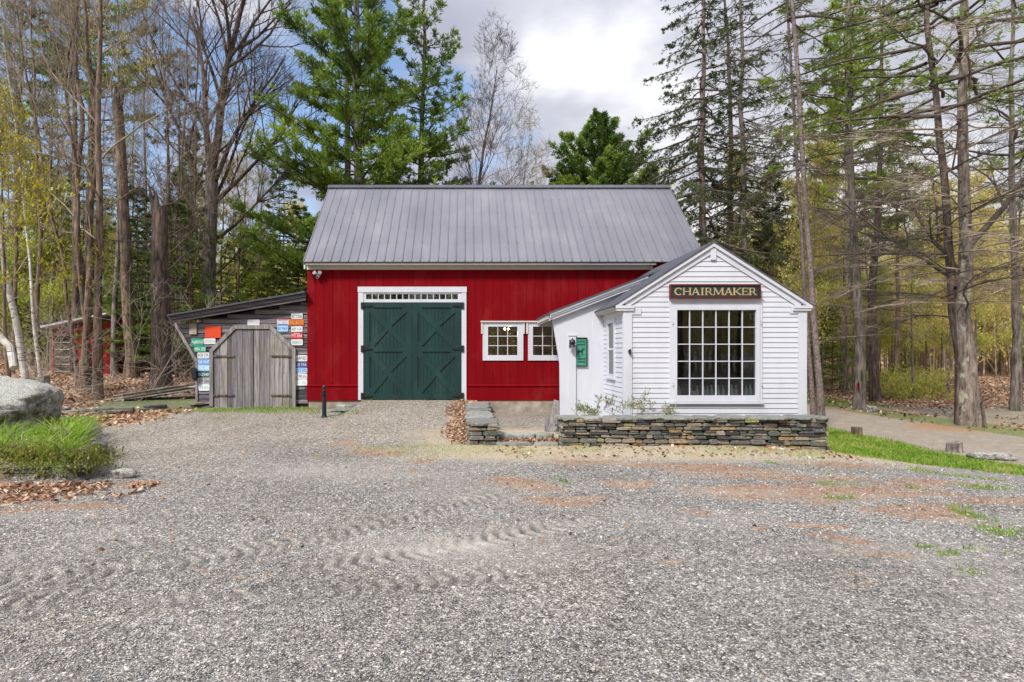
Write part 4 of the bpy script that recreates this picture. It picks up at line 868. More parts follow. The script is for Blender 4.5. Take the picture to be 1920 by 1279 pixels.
# the wing wall and its roof (the entry between the shop and the barn)
YW = 12.4; xw = lambda px: ax(px, YW)
zw = lambda py: az(py, YW)
SR, SX, SZ = .385, ax(1031, 12.25), az(587, 12.25)
sr = lambda x, o=0: SZ+(x-SX)*SR-o
mb = MB(); nb = 5; xs = [xw(1034), xw(1049.3)]
mb.prism([(xw(1050.5), -.05), (EL-.001, -.05), (EL-.001, sr(EL, .02)), (xw(1034), sr(xw(1034), .02)), (xw(1049.3), zw(682))], YW, YW+.06)
wing = None
mb.prism([(EL-.001, 2.5), (3.95, sr(3.95, .3)), (3.95, sr(3.95, .02)), (EL-.001, sr(EL, .02))], YW, YW+.06)
mb.build('wing_wall', M['white'], shop)
mb = MB(); mb.box(xw(1065.8), xw(1079.4), YW-.035, YW, 0.0, zw(630)); mb.box(xw(1065), xw(1080), YW-.05, YW-.0, zw(630)+.001, zw(628)); mb.box(xw(1112), EL-.0, YW-.022, YW, 0, 2.47)
for o0, o1, yy in ((.0, .055, .15), (.055, .105, .125), (.105, .165, .10)): mb.prism([(SX, sr(SX, o1)), (4.0, sr(4.0, o1)), (4.0, sr(4.0, o0)), (SX, sr(SX, o0))], YW-yy, YW-.0005-yy*.01)
mb.build('wing_trim', M['white'], shop)
mb = MB(); mb.prism([(SX-.02, sr(SX-.02, .0)-.012), (4.3, sr(4.3)-.012+.0), (4.3, sr(4.3)+.022), (SX-.02, sr(SX-.02)+.022)], YW-.165, YB-.001); mb.build('entry_roof', M['shingle'], shop)
mb = MB(); mb.box(SX, SX+.03, YW-.14, YB-.002, sr(SX)-.11, sr(SX)-.014); mb.box(SX+.031, SX+.06, YW+.061, YB-.002, sr(SX)-.15, sr(SX)-.03); mb.prism([(SX+.061, sr(SX+.06)-.12), (EL, sr(EL)-.12), (EL, sr(EL)-.10), (SX+.061, sr(SX+.06)-.10)], YW+.061, YB-.002); mb.build('entry_eave', M['cream'], shop)

# bottles on the shop sill and things behind the glass
prof = [(.0, 0), (.028, 0), (.030, .01), (.030, .08), (.026, .10), (.012, .135), (.010, .17), (.014, .172), (.014, .185), (0, .186)]
base = None; zs = zf(741.3)
bd = MB(); bd.box(win_p[0]-.03, win_p[1]+.03, YF+.02, YF+.28, zs-.035, zs-.002); bd.build('sill_shelf', M['brownshelf'], shop)
desc = ['clear', 'short clear', 'tall clear', 'aqua', 'pale aqua', 'narrow clear', 'slim clear', 'wide clear', 'round shouldered', 'straight clear', 'cloudy clear', 'last clear']
for i, (px, sc) in enumerate(((1276, .9), (1299, .75), (1310, .95), (1323, 1.0), (1329.5, .95), (1338, 1.05), (1349, 1.05), (1359.5, 1.05), (1375, 1.1), (1384, 1.05), (1402, 1.1), (1411, 1.2))):
    c = (xf(px), YF+.07+.02*(i % 2), zs)
    if base is None:
        m = MB(); m._lathe(prof, c, 14); base = tag(m.build('glass_bottle', M['bottle'], org=c, smooth=True), 'x', 'bottle', 'bottles on the shop window sill'); o = base
    else: o = base.copy(); COL.objects.link(o)
    o.location = c; o.scale = (sc*1.15, sc*1.15, sc); o['label'] = 'glass bottle on the shop window sill, number %s in the row counted from the left' % ('one two three four five six seven eight nine ten eleven twelve'.split()[i])
m = MB(); m._lathe([(0, 0), (.035, 0), (.05, .03), (.045, .07), (.03, .085), (0, .085)], (xf(1302), YF+.06, zs), 14); tag(m.build('white_bowl', M['white'], org=(xf(1302), YF+.06, zs), smooth=True), 'small white cup on the sill before the bottles', 'cup')
m = MB(); x_, y_, z_ = at(1400, 700, 11.9); m.box(x_-.13, x_+.13, y_, y_+.02, z_-.25, z_+.35); tag(m.build('framed_picture', M['curtain'], org=(x_, y_, z_)), 'pale framed picture dimly seen behind the right panes of the shop window', 'picture')
m = MB(); x_, y_, z_ = at(1412, 710, 12.2); m.box(x_-.1, x_+.35, y_, y_+.3, .5, 2.1)
for k in range(4): m.box(x_-.12, x_+.37, y_-.02, y_+.3, .75+.4*k, .78+.4*k)
tag(m.build('wooden_shelf', M['brownshelf'], org=(x_, y_, .5)), 'reddish brown shelf inside the shop at the right of the window', 'shelf')

# ------------------------------------------------------------------ signs and fittings
# lettering: slab letters cut as bars
def letters(mb, word, x0, z0, h, adv, y):
    t = .20; sf = .10; eps = [0]
    def P(poly, sx):
        eps[0] += 1; mb.prism([(x0_+px*h*sx, z0+pz*h) for px, pz in poly], y-.0003*(eps[0] % 12), y+.004)
    def B(a, b, wd): 
        eps[0] += 1; mb.bar((x0_+a[0]*h, z0+a[1]*h), (x0_+b[0]*h, z0+b[1]*h), wd*h, y-.0003*(eps[0] % 12), y+.004)
    def serif(x, z, wv=.34): B((x-wv/2, z), (x+wv/2, z), .085)
    cur = x0
    for ch, wd in zip(word, adv):
        x0_ = cur; W = wd
        if ch == 'C':
            n = 14
            for i in range(n):
                a0, a1 = math.radians(48+i*264/n), math.radians(48+(i+1)*264/n+2); th = .12+.10*abs(math.cos((a0+a1)/2)); c = (W*.5, .5); rx, rz = W*.42, .46
                B((c[0]+rx*math.cos(a0), c[1]+rz*math.sin(a0)), (c[0]+rx*math.cos(a1), c[1]+rz*math.sin(a1)), th)
            B((W*.84, .70), (W*.84, .93), .10)
        if ch == 'H':
            for x in (.17, W-.17): B((x, 0), (x, 1), t); serif(x, .04); serif(x, .96)
            B((.17, .5), (W-.17, .5), .11)
        if ch == 'A':
            B((.15, .0), (W*.5, .98), .11); B((W-.16, .0), (W*.5, .98), .21); B((.28, .34), (W-.26, .34), .10); serif(.15, .04, .30); serif(W-.16, .04, .34)
        if ch == 'I': B((W/2, 0), (W/2, 1), t); serif(W/2, .04, .4); serif(W/2, .96, .4)
        if ch == 'R':
            B((.2, 0), (.2, 1), t); serif(.2, .04); serif(.16, .96, .26); B((.2, .95), (W*.55, .95), .10); B((.2, .46), (W*.55, .46), .10)
            for i in range(8):
                a0, a1 = math.radians(90-i*22.5), math.radians(90-(i+1)*22.5-2); B((W*.53+.19*math.cos(a0), .705+.245*math.sin(a0)), (W*.53+.19*math.cos(a1), .705+.245*math.sin(a1)), .11+.08*abs(math.cos(a0)))
            B((W*.5, .46), (W*.86, .04), .17); serif(W*.90, .045, .22)
        if ch == 'M':
            B((.15, 0), (.24, 1), .11); B((W-.18, 0), (W-.24, 1), .20); B((.24, .98), (W*.5, .08), .19); B((W-.26, .98), (W*.5, .08), .11); serif(.14, .04, .28); serif(W-.18, .04, .34); serif(.18, .96, .26); serif(W-.16, .96, .22)
        if ch == 'K':
            B((.2, 0), (.2, 1), t); serif(.2, .04); serif(.2, .96); B((.28, .42), (W-.18, .95), .11); B((.40, .55), (W-.16, .04), .18); serif(W-.18, .96, .26); serif(W-.12, .04, .26)
        if ch == 'E':
            B((.2, 0), (.2, 1), t); B((.2, .95), (W-.1, .95), .10); B((.2, .05), (W-.08, .05), .10); B((.2, .5), (W-.25, .5), .10); B((W-.12, .99), (W-.12, .76), .08); B((W-.10, .02), (W-.10, .26), .08); B((W-.27, .38), (W-.27, .62), .07)
        cur += wd*h
def sign_origin(px, py, Y): return at(px, py, Y)
Ysg = 10.70; x0, x1, z0, z1 = ax(1256.5, Ysg), ax(1426, Ysg), az(560, Ysg), az(533, Ysg)
sg = thing('shop_sign', 'long dark green sign with gold CHAIRMAKER lettering and maroon border above the window', 'sign', ((x0+x1)/2, Ysg, z0))
m = MB(); m.box(x0+.03, x1-.03, Ysg, Ysg+.055, z0+.03, z1-.03); m.build('panel', M['darkgreen'], sg)
m = MB(); b = .032; m.box(x0, x1, Ysg-.02, Ysg+.06, z0, z0+b); m.box(x0, x1, Ysg-.02, Ysg+.06, z1-b, z1); m.box(x0, x0+b, Ysg-.02, Ysg+.06, z0+b+.0005, z1-b-.0005); m.box(x1-b, x1, Ysg-.02, Ysg+.06, z0+b+.0005, z1-b-.0005); m.build('border', M['maroon'], sg)
lx0, lx1 = ax(1264.5, Ysg), ax(1419, Ysg); hh = az(539.8, Ysg)-az(553.6, Ysg); adv = [1.05, 1.12, 1.12, .62, 1.08, 1.42, 1.12, 1.12, .95, 1.05]; k = (lx1-lx0)/(sum(adv)*hh); adv = [a*k for a in adv]
m = MB(); letters(m, 'CHAIRMAKER', lx0, az(553.6, Ysg), hh, adv, Ysg-.006); m.build('lettering', M['gold'], sg)
# green plaque with a horse
Yp = 12.36; p = thing('green_plaque', 'tall verdigris green plaque with a dark horse figure on the white wing wall', 'plaque', at(1090, 687, Yp))
x0, x1, z0, z1 = ax(1080, Yp), ax(1101, Yp), az(687, Yp), az(633, Yp)
m = MB(); m.box(x0+.012, x1-.016, Yp, Yp+.03, z0+.012, z1-.02); m.build('panel', M['copper'], p)
m = MB(); m.box(x0, x1, Yp-.01, Yp+.035, z1-.03, z1); m.box(x0, x1, Yp-.01, Yp+.035, z0, z0+.018); m.box(x1-.018, x1, Yp-.01, Yp+.035, z0+.0181, z1-.0301); m.build('frame', M['iron'], p)
cx, cz = (x0+x1)/2-.012, (z0+z1)/2+.01; s = .0105
m = MB(); body = [(-7, 2), (-8.4, 0), (-8, -3), (-7.3, -1), (-6.6, -1.5), (-6.8, -5), (-7.2, -8), (-6.2, -8), (-5.6, -4.5), (-4.6, -1.8), (1.2, -1.4), (1.5, -4.6), (1.2, -8), (2.2, -8), (2.6, -4.4), (3.6, -1), (4.4, 2.2), (5.2, 4), (7.2, 2.7), (8, 3.6), (6.4, 6.2), (5.4, 7.2), (5, 6.6), (3.4, 5.6), (1.4, 2.8), (-2, 2.1), (-5, 2.7)]
m.prism([(cx+a*s, cz+b*s) for a, b in body], Yp-.006, Yp-.0005); m.build('horse_figure', M['darkgreen'], p)
def text_mesh(s, h, mat, name='lettering', wmax=None):
    cu = bpy.data.curves.new('tmp', 'FONT'); cu.body = s; cu.size = 1; cu.extrude = .0; cu.align_x = 'CENTER'; cu.align_y = 'CENTER'; o = bpy.data.objects.new('tmp', cu); COL.objects.link(o)
    dg = bpy.context.evaluated_depsgraph_get(); dg.update(); me = bpy.data.meshes.new_from_object(o.evaluated_get(dg)); bpy.data.objects.remove(o); bpy.data.curves.remove(cu)
    n = len(me.vertices); co = np.zeros(n*3, np.float32); me.vertices.foreach_get('co', co); co = co.reshape(-1, 3); wd = co[:, 0].max()-co[:, 0].min(); ht = co[:, 1].max()-co[:, 1].min(); co[:, 0] -= (co[:, 0].max()+co[:, 0].min())/2; co[:, 1] -= (co[:, 1].max()+co[:, 1].min())/2
    sy = h/ht; sx = sy if wmax is None else min(sy*1.25, wmax/wd); out_ = np.stack([co[:, 0]*sx, 0*co[:, 0], co[:, 1]*sy], -1); me.vertices.foreach_set('co', out_.ravel()); me.name = name; me.materials.clear(); me.materials.append(mat); me.update(); return me
for (txt, zc, h) in (('OLDE', .235, .05), ('CHAIRS', .165, .045), ('MADE', -.15, .045), ('HERE', -.215, .05)):
    pass
for (zc, h) in ((.225, .05), (.155, .045), (-.165, .045), (-.225, .05)):   # weathered raised lines of worn lettering, no longer legible
    m = MB(); q = random.Random(int(abs(zc)*1000))
    xx = x0+.03
    while xx < x1-.045: ww = q.uniform(.008, .016); m.box(xx, xx+ww*.6, Yp-.005, Yp-.0006, cz+zc-h/2, cz+zc+h/2*q.uniform(.3, 1)); m.box(xx+ww*.601, xx+ww*1.3, Yp-.005, Yp-.0006, cz+zc+h/2*q.uniform(-.6, .3), cz+zc+h/2*q.uniform(.4, .8)); xx += ww*1.9
    m.build('worn_relief', M['darkgreen'], p)
# wall lantern
Yl = 12.24; lx, _, lz = at(1073.5, 645, Yl); ln = thing('wall_lantern', 'black carriage lantern with a domed cap on the white wing wall', 'lantern', (lx, Yl, lz))
m = MB(); m._lathe([(.065, .0), (.068, .03), (.062, .065), (.04, .095), (.012, .11), (.012, .125), (0, .135)], (lx, Yl, lz), 20); m.build('cap', M['iron'], ln, smooth=True)
m = MB(); m._lathe([(.088, -.055), (.086, -.05), (.05, -.01), (.045, -.001)], (lx, Yl, lz), 20); m.build('shade', M['iron'], ln, smooth=True)
m = MB(); m._lathe([(.0, -.105), (.03, -.10), (.048, -.08), (.05, -.056)], (lx, Yl, lz), 16); m.build('globe', M['bottle'], ln, smooth=True)
m = MB(); m.box(lx-.02, lx+.02, Yl+.06, 12.364, lz-.01, lz+.04); m.box(lx-.05, lx+.05, 12.35, 12.365, lz-.08, lz+.09); m.build('bracket', M['iron'], ln)
m = MB(); x_, y_, z_ = at(1180, 660, YF-.036); m.prism([(x_-.028, z_+.03), (x_-.015, z_-.03), (x_, z_-.062), (x_+.018, z_-.03), (x_+.028, z_+.04), (x_+.01, z_+.06), (x_-.01, z_+.035)], YF-.075, YF-.035); m.tube([(x_, YF-.07, z_+.03), (x_+.01, YF-.1, z_+.045), (x_, YF-.10, z_-.04)], .008, 6)
tag(m.build('iron_knocker', M['iron'], org=(x_, YF-.04, z_)), 'small black iron fixture on the left corner board of the shop', 'fixture')
# security light at the barn's left eave
x_, y_, z_ = at(596, 514, YB-.08); sl_ = thing('security_light', 'white twin head security light at the top left of the red wall', 'security light', (x_, YB, z_))
m = MB(); m.tube([(x_, YB-.001, z_-.01), (x_, YB-.05, z_-.01)], .05, 14); m.build('base', M['white'], sl_)
for s in (-1, 1):
    m = MB(); a = Vector((x_+s*.03, YB-.06, z_+.01)); b = Vector((x_+s*.075, YB-.16, z_+.03)); m.tube([a, a*.4+b*.6, b], [.03, .045, .05], 14); hd = m.build('lamp_head', M['white'], sl_); m = MB(); d = (b-a).normalized(); m.tube([b+d*.001, b+d*.006], .04, 14); m.build('lens', M['curtain'], hd)
m = MB(); m.tube([(x_, YB-.05, z_-.06), (x_, YB-.12, z_-.085)], [.035, .038], 14); cm_ = m.build('camera_head', M['white'], sl_); m = MB(); m.tube([(x_, YB-.121, z_-.0855), (x_, YB-.127, z_-.088)], .027, 12); m.build('lens', M['iron'], cm_)
# black iron post
x_, y_ = ax(608, 12.8), 12.8; g0 = gz(x_, y_)-.03; ht = az(722, 12.8)-g0; post = thing('iron_post', 'black iron hitching post with a flared collar and finial before the barn', 'post', (x_, y_, g0))
m = MB(); m._lathe([(.075, 0), (.075, .04), (.05, .06), (.046, .62*ht), (.052, .63*ht), (.052, .66*ht), (.045, .665*ht), (.055, .70*ht), (.085, .735*ht), (.088, .75*ht), (.03, .76*ht), (.028, .78*ht)], (x_, y_, g0), 18); m.build('shaft', M['iron'], post, smooth=False)
m = MB(); m._lathe([(.028, .781*ht), (.05, .80*ht), (.035, .85*ht), (.028, .88*ht), (.045, .91*ht), (.05, .95*ht), (.03, .985*ht), (.0, 1.0*ht)], (x_, y_, g0), 14); m.build('finial', M['iron'], post, smooth=True)
# leaning post and splitting blocks
m = MB(); a = at(1033, 806, 10.75); b = at(1044, 751, 10.9); m.cur = .8; m.beam((a[0], a[1], a[2]-.05), b, .115, .05, (0, 1, 0.15)); m.cur = .5; m.beam((a[0]-.07, a[1]+.05, a[2]-.05), (a[0]-.05, a[1]+.1, a[2]+.2), .09, .05, (0, 1, .1)); tag(m.build('leaning_plank', M['oldv'], org=(a[0], a[1], a[2])), 'weathered plank leaning against the left edge of the white wing wall', 'plank')
def stump(px, py, Y, rad, h, label, tilt=0):
    x_ = ax(px, Y); g0 = gz(x_, Y)-.03; t = thing('tree_stump', label, 'stump', (x_, Y, g0)); q = random.Random(px); n = 14; m = MB()
    pr = [rad*q.uniform(.9, 1.08) for _ in range(n)]
    for (zz, k) in ((0, 1.12), (.1, 1.0), (h*.6, .97), (h, .97)):
        for j in range(n): m.v.append((x_+math.cos(2*PI*j/n)*pr[j]*k, Y+math.sin(2*PI*j/n)*pr[j]*k, g0+zz+(tilt*math.cos(2*PI*j/n) if zz == h else 0)))
    for i in range(3):
        for j in range(n): m.f.append([i*n+j, i*n+(j+1) % n, (i+1)*n+(j+1) % n, (i+1)*n+j]); m.t.append(.5)
    m.build('bark', M['bark_brown' if px < 1700 else 'bark_grey'], t); m2 = MB(); m2.add([(x_, Y, g0+h+.004)]+[(a*1.0, b, c+.004) for a, b, c in m.v[3*n:4*n]], [(0, 1+j, 1+(j+1) % n) for j in range(n)]); m2.build('cut_face', M['bark_grey'], t)
stump(1606, 812, 13.3, .115, .22, 'small dark tree stump on the grass strip nearer the shop')
stump(1789, 847, 11.0, .13, .21, 'pale sawn tree stump at the road edge, farther right', .03)
tag(rock('flat_rock', (*at(1862, 862, 10.2)[:2], -.22), (.34, .13, .07), 12.2, M['boulder'], 3, rotz=-.3), 'low flat grey stone in the grass at the road edge', 'rock')
# ------------------------------------------------------------------ the grey shed
YS = 14.62; sx = lambda px: ax(px, YS)
sz = lambda py: az(py, YS)
shed = thing('grey_shed', 'weathered grey lean-to shed with an eight-sided plank door left of the barn', 'shed', (-5.7, YS, .2))
m = MB(); q = random.Random(9); z = sz(756)
top = lambda x: sz(606)+(x-sx(327))*(sz(563)-sz(606))/(sx(575)-sx(327))
while z < 3.2:
    h = q.uniform(.09, .15); zt = z+h; zc = z+h/2
    xl = sx(368) if zc < sz(676) else sx(368)-(zc-sz(676))*(sx(368)-sx(331))/(sz(606)-sz(676))
    lo = xl
    if zt > sz(606): lo = max(lo, sx(327)+(zt-sz(606))/(sz(563)-sz(606))*(sx(575)-sx(327)))
    if lo < BL-.1:
        x = lo
        while x < BL-.003:
            x1 = min(x+q.uniform(.8, 2.6), BL-.003); m.cur = q.random(); t1 = q.uniform(-.006, .006); yo = q.uniform(-.012, .0)
            m.add([(x, YS+yo-.018, z), (x1-.006, YS+yo-.018, z+t1), (x1-.006, YS+yo-.002, zt+t1-.016), (x, YS+yo-.002, zt-.016), (x, YS+.02, z), (x1-.006, YS+.02, z), (x1-.006, YS+.02, zt-.016), (x, YS+.02, zt-.016)], [(0, 1, 2, 3), (4, 7, 6, 5), (0, 4, 5, 1), (3, 2, 6, 7), (0, 3, 7, 4), (1, 5, 6, 2)]); x = x1
    z = zt
m.build('siding', M['oldh'], shed)
m = MB(); m.cur = .0; m.prism([(sx(370), .1), (BL-.003, .1), (BL-.003, 3.1), (sx(333), sz(612)), (sx(370), sz(676))], YS+.03, 18.3); m.build('inner_wall', M['beam'], shed)
m = MB(); m.cur = .75; m.bar((sx(329), sz(606)), (sx(370), sz(678)), .075, YS-.05, YS-.02); m.box(sx(368), sx(372), YS-.05, YS-.02, sz(757), sz(677)); m.box(sx(371), sx(394), YS-.045, YS-.02, sz(757), sz(753.5)); m.build('corner_board', M['oldv'], shed)
a0, a1 = (ax(321, 14.4), az(598, 14.4)), (BL-.005, az(556, 14.4)); hgt = .175
m = MB(); m.cur = .55; m.prism([(a0[0], a0[1]-.09), (a1[0], a1[1]-.10), (a1[0], a1[1]+.08), (a0[0], a0[1]+.06)], 14.38, 14.44); m.cur = .4; m.prism([(a0[0]-.0, a0[1]-.02), (a1[0], a1[1]-.01), (a1[0], a1[1]+.081), (a0[0], a0[1]+.061)], 14.34, 14.379); m.build('rake_beam', M['beam'], shed)
m = MB(); m.cur = .2; m.prism([(a0[0]-.05, a0[1]+.062), (BL-.005, a1[1]+.085), (BL-.005, a1[1]+.13), (a0[0]-.05, a0[1]+.10)], 14.28, 18.6); m.build('roof', M['shingle'], shed)
yd = YS-.05; DX = lambda px: ax(px, yd)
DZ = lambda py: az(py, yd)
octo = [(DX(400.5), DZ(766)), (DX(548.5), DZ(766)), (DX(548.5), DZ(657)), (DX(506), DZ(617)), (DX(442.5), DZ(617)), (DX(400.5), DZ(659))]
def zt_at(x):
    if x < octo[4][0]: return octo[5][1]+(x-octo[5][0])/(octo[4][0]-octo[5][0])*(octo[4][1]-octo[5][1])
    if x > octo[3][0]: return octo[3][1]+(x-octo[3][0])/(octo[2][0]-octo[3][0])*(octo[2][1]-octo[3][1])
    return octo[4][1]
for (xa, xb, nm) in ((octo[0][0]+.01, DX(475.5), 'a'), (DX(476.5), octo[1][0]-.01, 'b')):
    m = MB(); x = xa; m.cur = .1; mids = [xa]+[v for v in (octo[4][0], octo[3][0]) if xa < v < xb]+[xb]
    m.prism([(xa, octo[0][1]+.02), (xb, octo[0][1]+.02)]+[(v, zt_at(v)-.014) for v in mids[::-1]], yd+.012, yd+.025)
    while x < xb-.01:
        x1 = min(x+q.uniform(.10, .22), xb); m.cur = q.choice([.25, .4, .5, .6, .8, .95]); a, b = x+.004, x1-.004; yo = q.uniform(-.006, .006)
        mids = [a]+[v for v in (octo[4][0], octo[3][0]) if a < v < b]+[b]
        m.prism([(a, octo[0][1]+q.uniform(0, .03)), (b, octo[0][1]+q.uniform(0, .03))]+[(v, zt_at(v)-.015) for v in mids[::-1]], yd-.012+yo, yd+.011); x = x1
    dl = m.build('plank_door', M['oldv'], shed)
    for py in (668, 741.5):
        m = MB(); x0_, x1_ = (DX(397), DX(440)) if nm == 'a' else (DX(509), DX(552)); m.box(x0_, x1_, yd-.04, yd-.0195, DZ(py)-.022, DZ(py)+.022)
        for k in range(4): xx = x0_+(x1_-x0_)*(k+.5)/4; m.tube([(xx, yd-.048, DZ(py)), (xx, yd-.04, DZ(py))], .01, 6)
        m.build('strap_hinge', M['bark_dark'], dl)
m = MB(); w_ = .10; oo = [(DX(394), DZ(767)), (DX(394), DZ(656)), (DX(439), DZ(610)), (DX(509.5), DZ(610)), (DX(555), DZ(654)), (DX(555), DZ(767))]; ii = [octo[0], octo[5], octo[4], octo[3], octo[2], octo[1]]
for k in range(5): m.cur = .6+.08*k; m.prism([oo[k], ii[k], ii[k+1], oo[k+1]], yd-.045-.002*k, yd+.02)
m.build('door_frame', M['oldv'], shed)
m = MB(); x_, y_, z_ = at(364.5, 700, YS-.12); m.cur = .4; m.box(x_-.10, x_+.06, y_-.02, y_+.02, z_+.10, z_+.14); m.prism([(x_-.06, z_+.1), (x_+.05, z_+.1), (x_+.06, z_-.12), (x_, z_-.2), (x_-.04, z_-.1)], y_-.06, y_+.06)
tag(m.build('hanging_bucket', M['iron'], org=(x_, y_, z_)), 'dark bucket hung at the left edge of the grey shed', 'bucket')
# number plates and boards on the shed
PC = dict(white=(.62, .62, .62), green=(.03, .25, .15), blue=(.13, .30, .58), lblue=(.32, .52, .74), dgreen=(.02, .11, .09), grey=(.40, .42, .44), rust=(.50, .11, .012), red=(.55, .03, .03), navy=(.05, .07, .24), black=(.03, .03, .04), pale=(.70, .76, .78), dred=(.20, .03, .02), tgreen=(.10, .30, .20), torange=(.65, .32, .08))
for k, v in PC.items(): M['p_'+k] = paint('plate_'+k, v, .15, 14, .5, .4, (1, 1, 1), dirt=((.25, .2, .15), .35))
plates = [('green', 'pale', 358, 381.5, 634.3, 648, 'AJ8553', 'green plate reading AJ8553 at the upper left of the shed door'), ('white', 'grey', 382, 404, 634.5, 645.3, '230808', 'white plate with faded 230808 under the orange red panel'),
    ('green', 'pale', 363.5, 386.5, 648.3, 660.5, '4BA 5F3', 'lighter green plate reading 4BA 5F3, second down on the left'), ('white', 'black', 370.3, 392.3, 661, 671.6, 'PO0 17R', 'white plate reading PO0 17R in black'), ('blue', 'pale', 370, 394.5, 672, 683.5, '968 WUC', 'medium blue plate with pale 968 WUC'),
    ('lblue', 'pale', 369.7, 393.8, 684, 695.5, 'ABC 45K', 'light blue plate bent at the corners with pale ABC 45K'), ('dgreen', 'pale', 371.2, 392.8, 696.4, 707.6, 'BU540', 'dark green plate reading BU540'), ('grey', 'black', 371, 393.5, 708.2, 720, '379 088', 'dull grey plate with a red line and 379 088'), ('pale', 'tgreen', 372.5, 393, 720.5, 732.7, '318 AUS', 'pale blue and white plate, lowest on the left'),
    ('white', 'grey', 464, 486.7, 599.3, 610.2, '150038', 'white plate with faded 150038 above the shed door'), ('white', 'black', 546, 567.5, 587, 598, '8CY20B', 'white plate reading 8CY20B, topmost on the right'), ('white', 'blue', 519.8, 541.3, 598.8, 610.3, 'E12 0MW', 'white plate with red top and blue foot beside the rusty one'), ('rust', 'torange', 542, 570.5, 598.3, 610, 'NC 65 72', 'wide rusty orange plate near the barn corner'),
    ('lblue', 'navy', 519.8, 540.5, 610.6, 621.8, 'RI 969', 'light blue plate reading RI 969 beside the door arch'), ('white', 'black', 546, 567.3, 611.8, 622.6, '427 11X', 'white plate reading 427 11X under the rusty plate'), ('red', 'white', 545.8, 567.5, 624.2, 635, 'PIT 844', 'red plate reading PIT 844'), ('white', 'tgreen', 546, 567.7, 636.3, 647.4, '368HX', 'white plate reading 368HX below the red plate'),
    ('white', 'black', 555, 576, 665.8, 677.6, 'GAP 825', 'white plate reading GAP 825 right of the door'), ('navy', 'pale', 555, 576, 678.5, 689, 'ZE TAA', 'dark blue plate right of the door'), ('lblue', 'navy', 555, 576, 689.6, 700.4, '123 472', 'light blue plate reading 123 472 right of the door'), ('white', 'black', 555, 576, 700.7, 711.3, 'CWR 614', 'white plate reading CWR 614 right of the door'), ('pale', 'grey', 555, 576, 711.8, 723, '51 206', 'blank looking pale plate, lowest on the right')]
YP = YS-.036
for j, (bc, tc_, a, b, c, d, s, lab) in enumerate(plates):
    x0, x1, z0, z1 = ax(a, YP), ax(b, YP), az(d, YP), az(c, YP); m = MB(); cr = .018; m.prism([(x0+cr, z0), (x1-cr, z0), (x1, z0+cr), (x1, z1-cr), (x1-cr, z1), (x0+cr, z1), (x0, z1-cr), (x0, z0+cr)], YP-.003, YP)
    xc, zc = (x0+x1)/2, (z0+z1)/2; o = m.build('license_plate', M['p_'+bc], org=(xc, YP, zc)); tag(o, lab, 'license plate'); dz = 0
    o.rotation_euler = (0, math.radians(random.Random(j).uniform(-1.5, 1.5)), 0)
    if s in ('379 088', 'E12 0MW', 'AJ8553', '8CY20B', '968 WUC'): dz = -.012
    me = text_mesh(s, (z1-z0)*.50, M['p_'+tc_], wmax=(x1-x0)*.86); lt = link('lettering', me, o, (0, -.0045, dz))
    bands = {'E12 0MW': (('red', .28, .5), ('navy', -.5, -.28)), '379 088': (('red', .3, .42),), 'PIT 844': (('white', .30, .42),), '8CY20B': (('black', .34, .42),), 'PO0 17R': (('navy', .36, .44),), '123 472': (('navy', .34, .42),)}.get(s, ())
    for (cc, f0, f1) in bands:
        m = MB(); e = .02 if f1 == .5 or f0 == -.5 else .07; m.box(-(x1-x0)/2+e, (x1-x0)/2-e, -.0042, -.0035, (z1-z0)*f0+.003, (z1-z0)*f1-.003); bb = m.build('colour_band', M['p_'+cc], None, org=(0, 0, 0)); bb.parent = o
m = MB(); x0, x1, z0, z1 = ax(384.5, YP), ax(414.3, YP), az(633.6, YP), az(611, YP); m.box(x0, x1, YP-.006, YP, z0, z1); o = m.build('metal_panel', M['p_red2'] if 'p_red2' in M else paint('orange_red_panel', (.62, .055, .012), .12, 5, dirt=((.3, .05, .02), .5)), org=((x0+x1)/2, YP, (z0+z1)/2)); tag(o, 'bright orange red metal panel on the grey shed', 'metal sign')
m = MB(); x0, x1, z0, z1 = ax(355.5, YP), ax(369, YP), az(627, YP), az(606.5, YP); m.cur = .8; m.box(x0, x1, YP-.02, YP, z0, z1); tag(m.build('small_board', M['concrete'], org=((x0+x1)/2, YP, (z0+z1)/2)), 'small blank grey green board at the top left of the shed wall', 'board')
# plank pile beside the shed
m = MB(); q = random.Random(3)
for k in range(11):
    x0_, x1_ = -10.1+q.uniform(-.3, .3), -7.75+q.uniform(-.35, .25); y = 16.1+.13*(k % 4)+q.uniform(-.05, .05); z = gz(-9, 16.1)+.05+.055*(k//3); m.cur = q.random(); m.beam((x0_, y-.2, z-.08), (x1_, y+.15, z+.24+q.uniform(0, .06)), .14, .035)
pl = m.build('plank_pile', M['pale_plank'], org=(-9, 16.2, .5)); tag(pl, 'pile of old grey planks lying by the left end of the shed', 'plank pile')
m = MB(); m.prism_z([(-8.0, 16.0), (-7.35, 16.15), (-7.25, 16.45), (-7.85, 16.35)], gz(-7.6, 16.2)+.36, gz(-7.6, 16.2)+.39); m.box(-7.75, -7.5, 16.1, 16.3, gz(-7.6, 16.2)-.05, gz(-7.6, 16.2)+.359); tag(m.build('white_board', M['white'], org=(-7.6, 16.2, .5)), 'white board lying on the plank pile end by the shed', 'board')
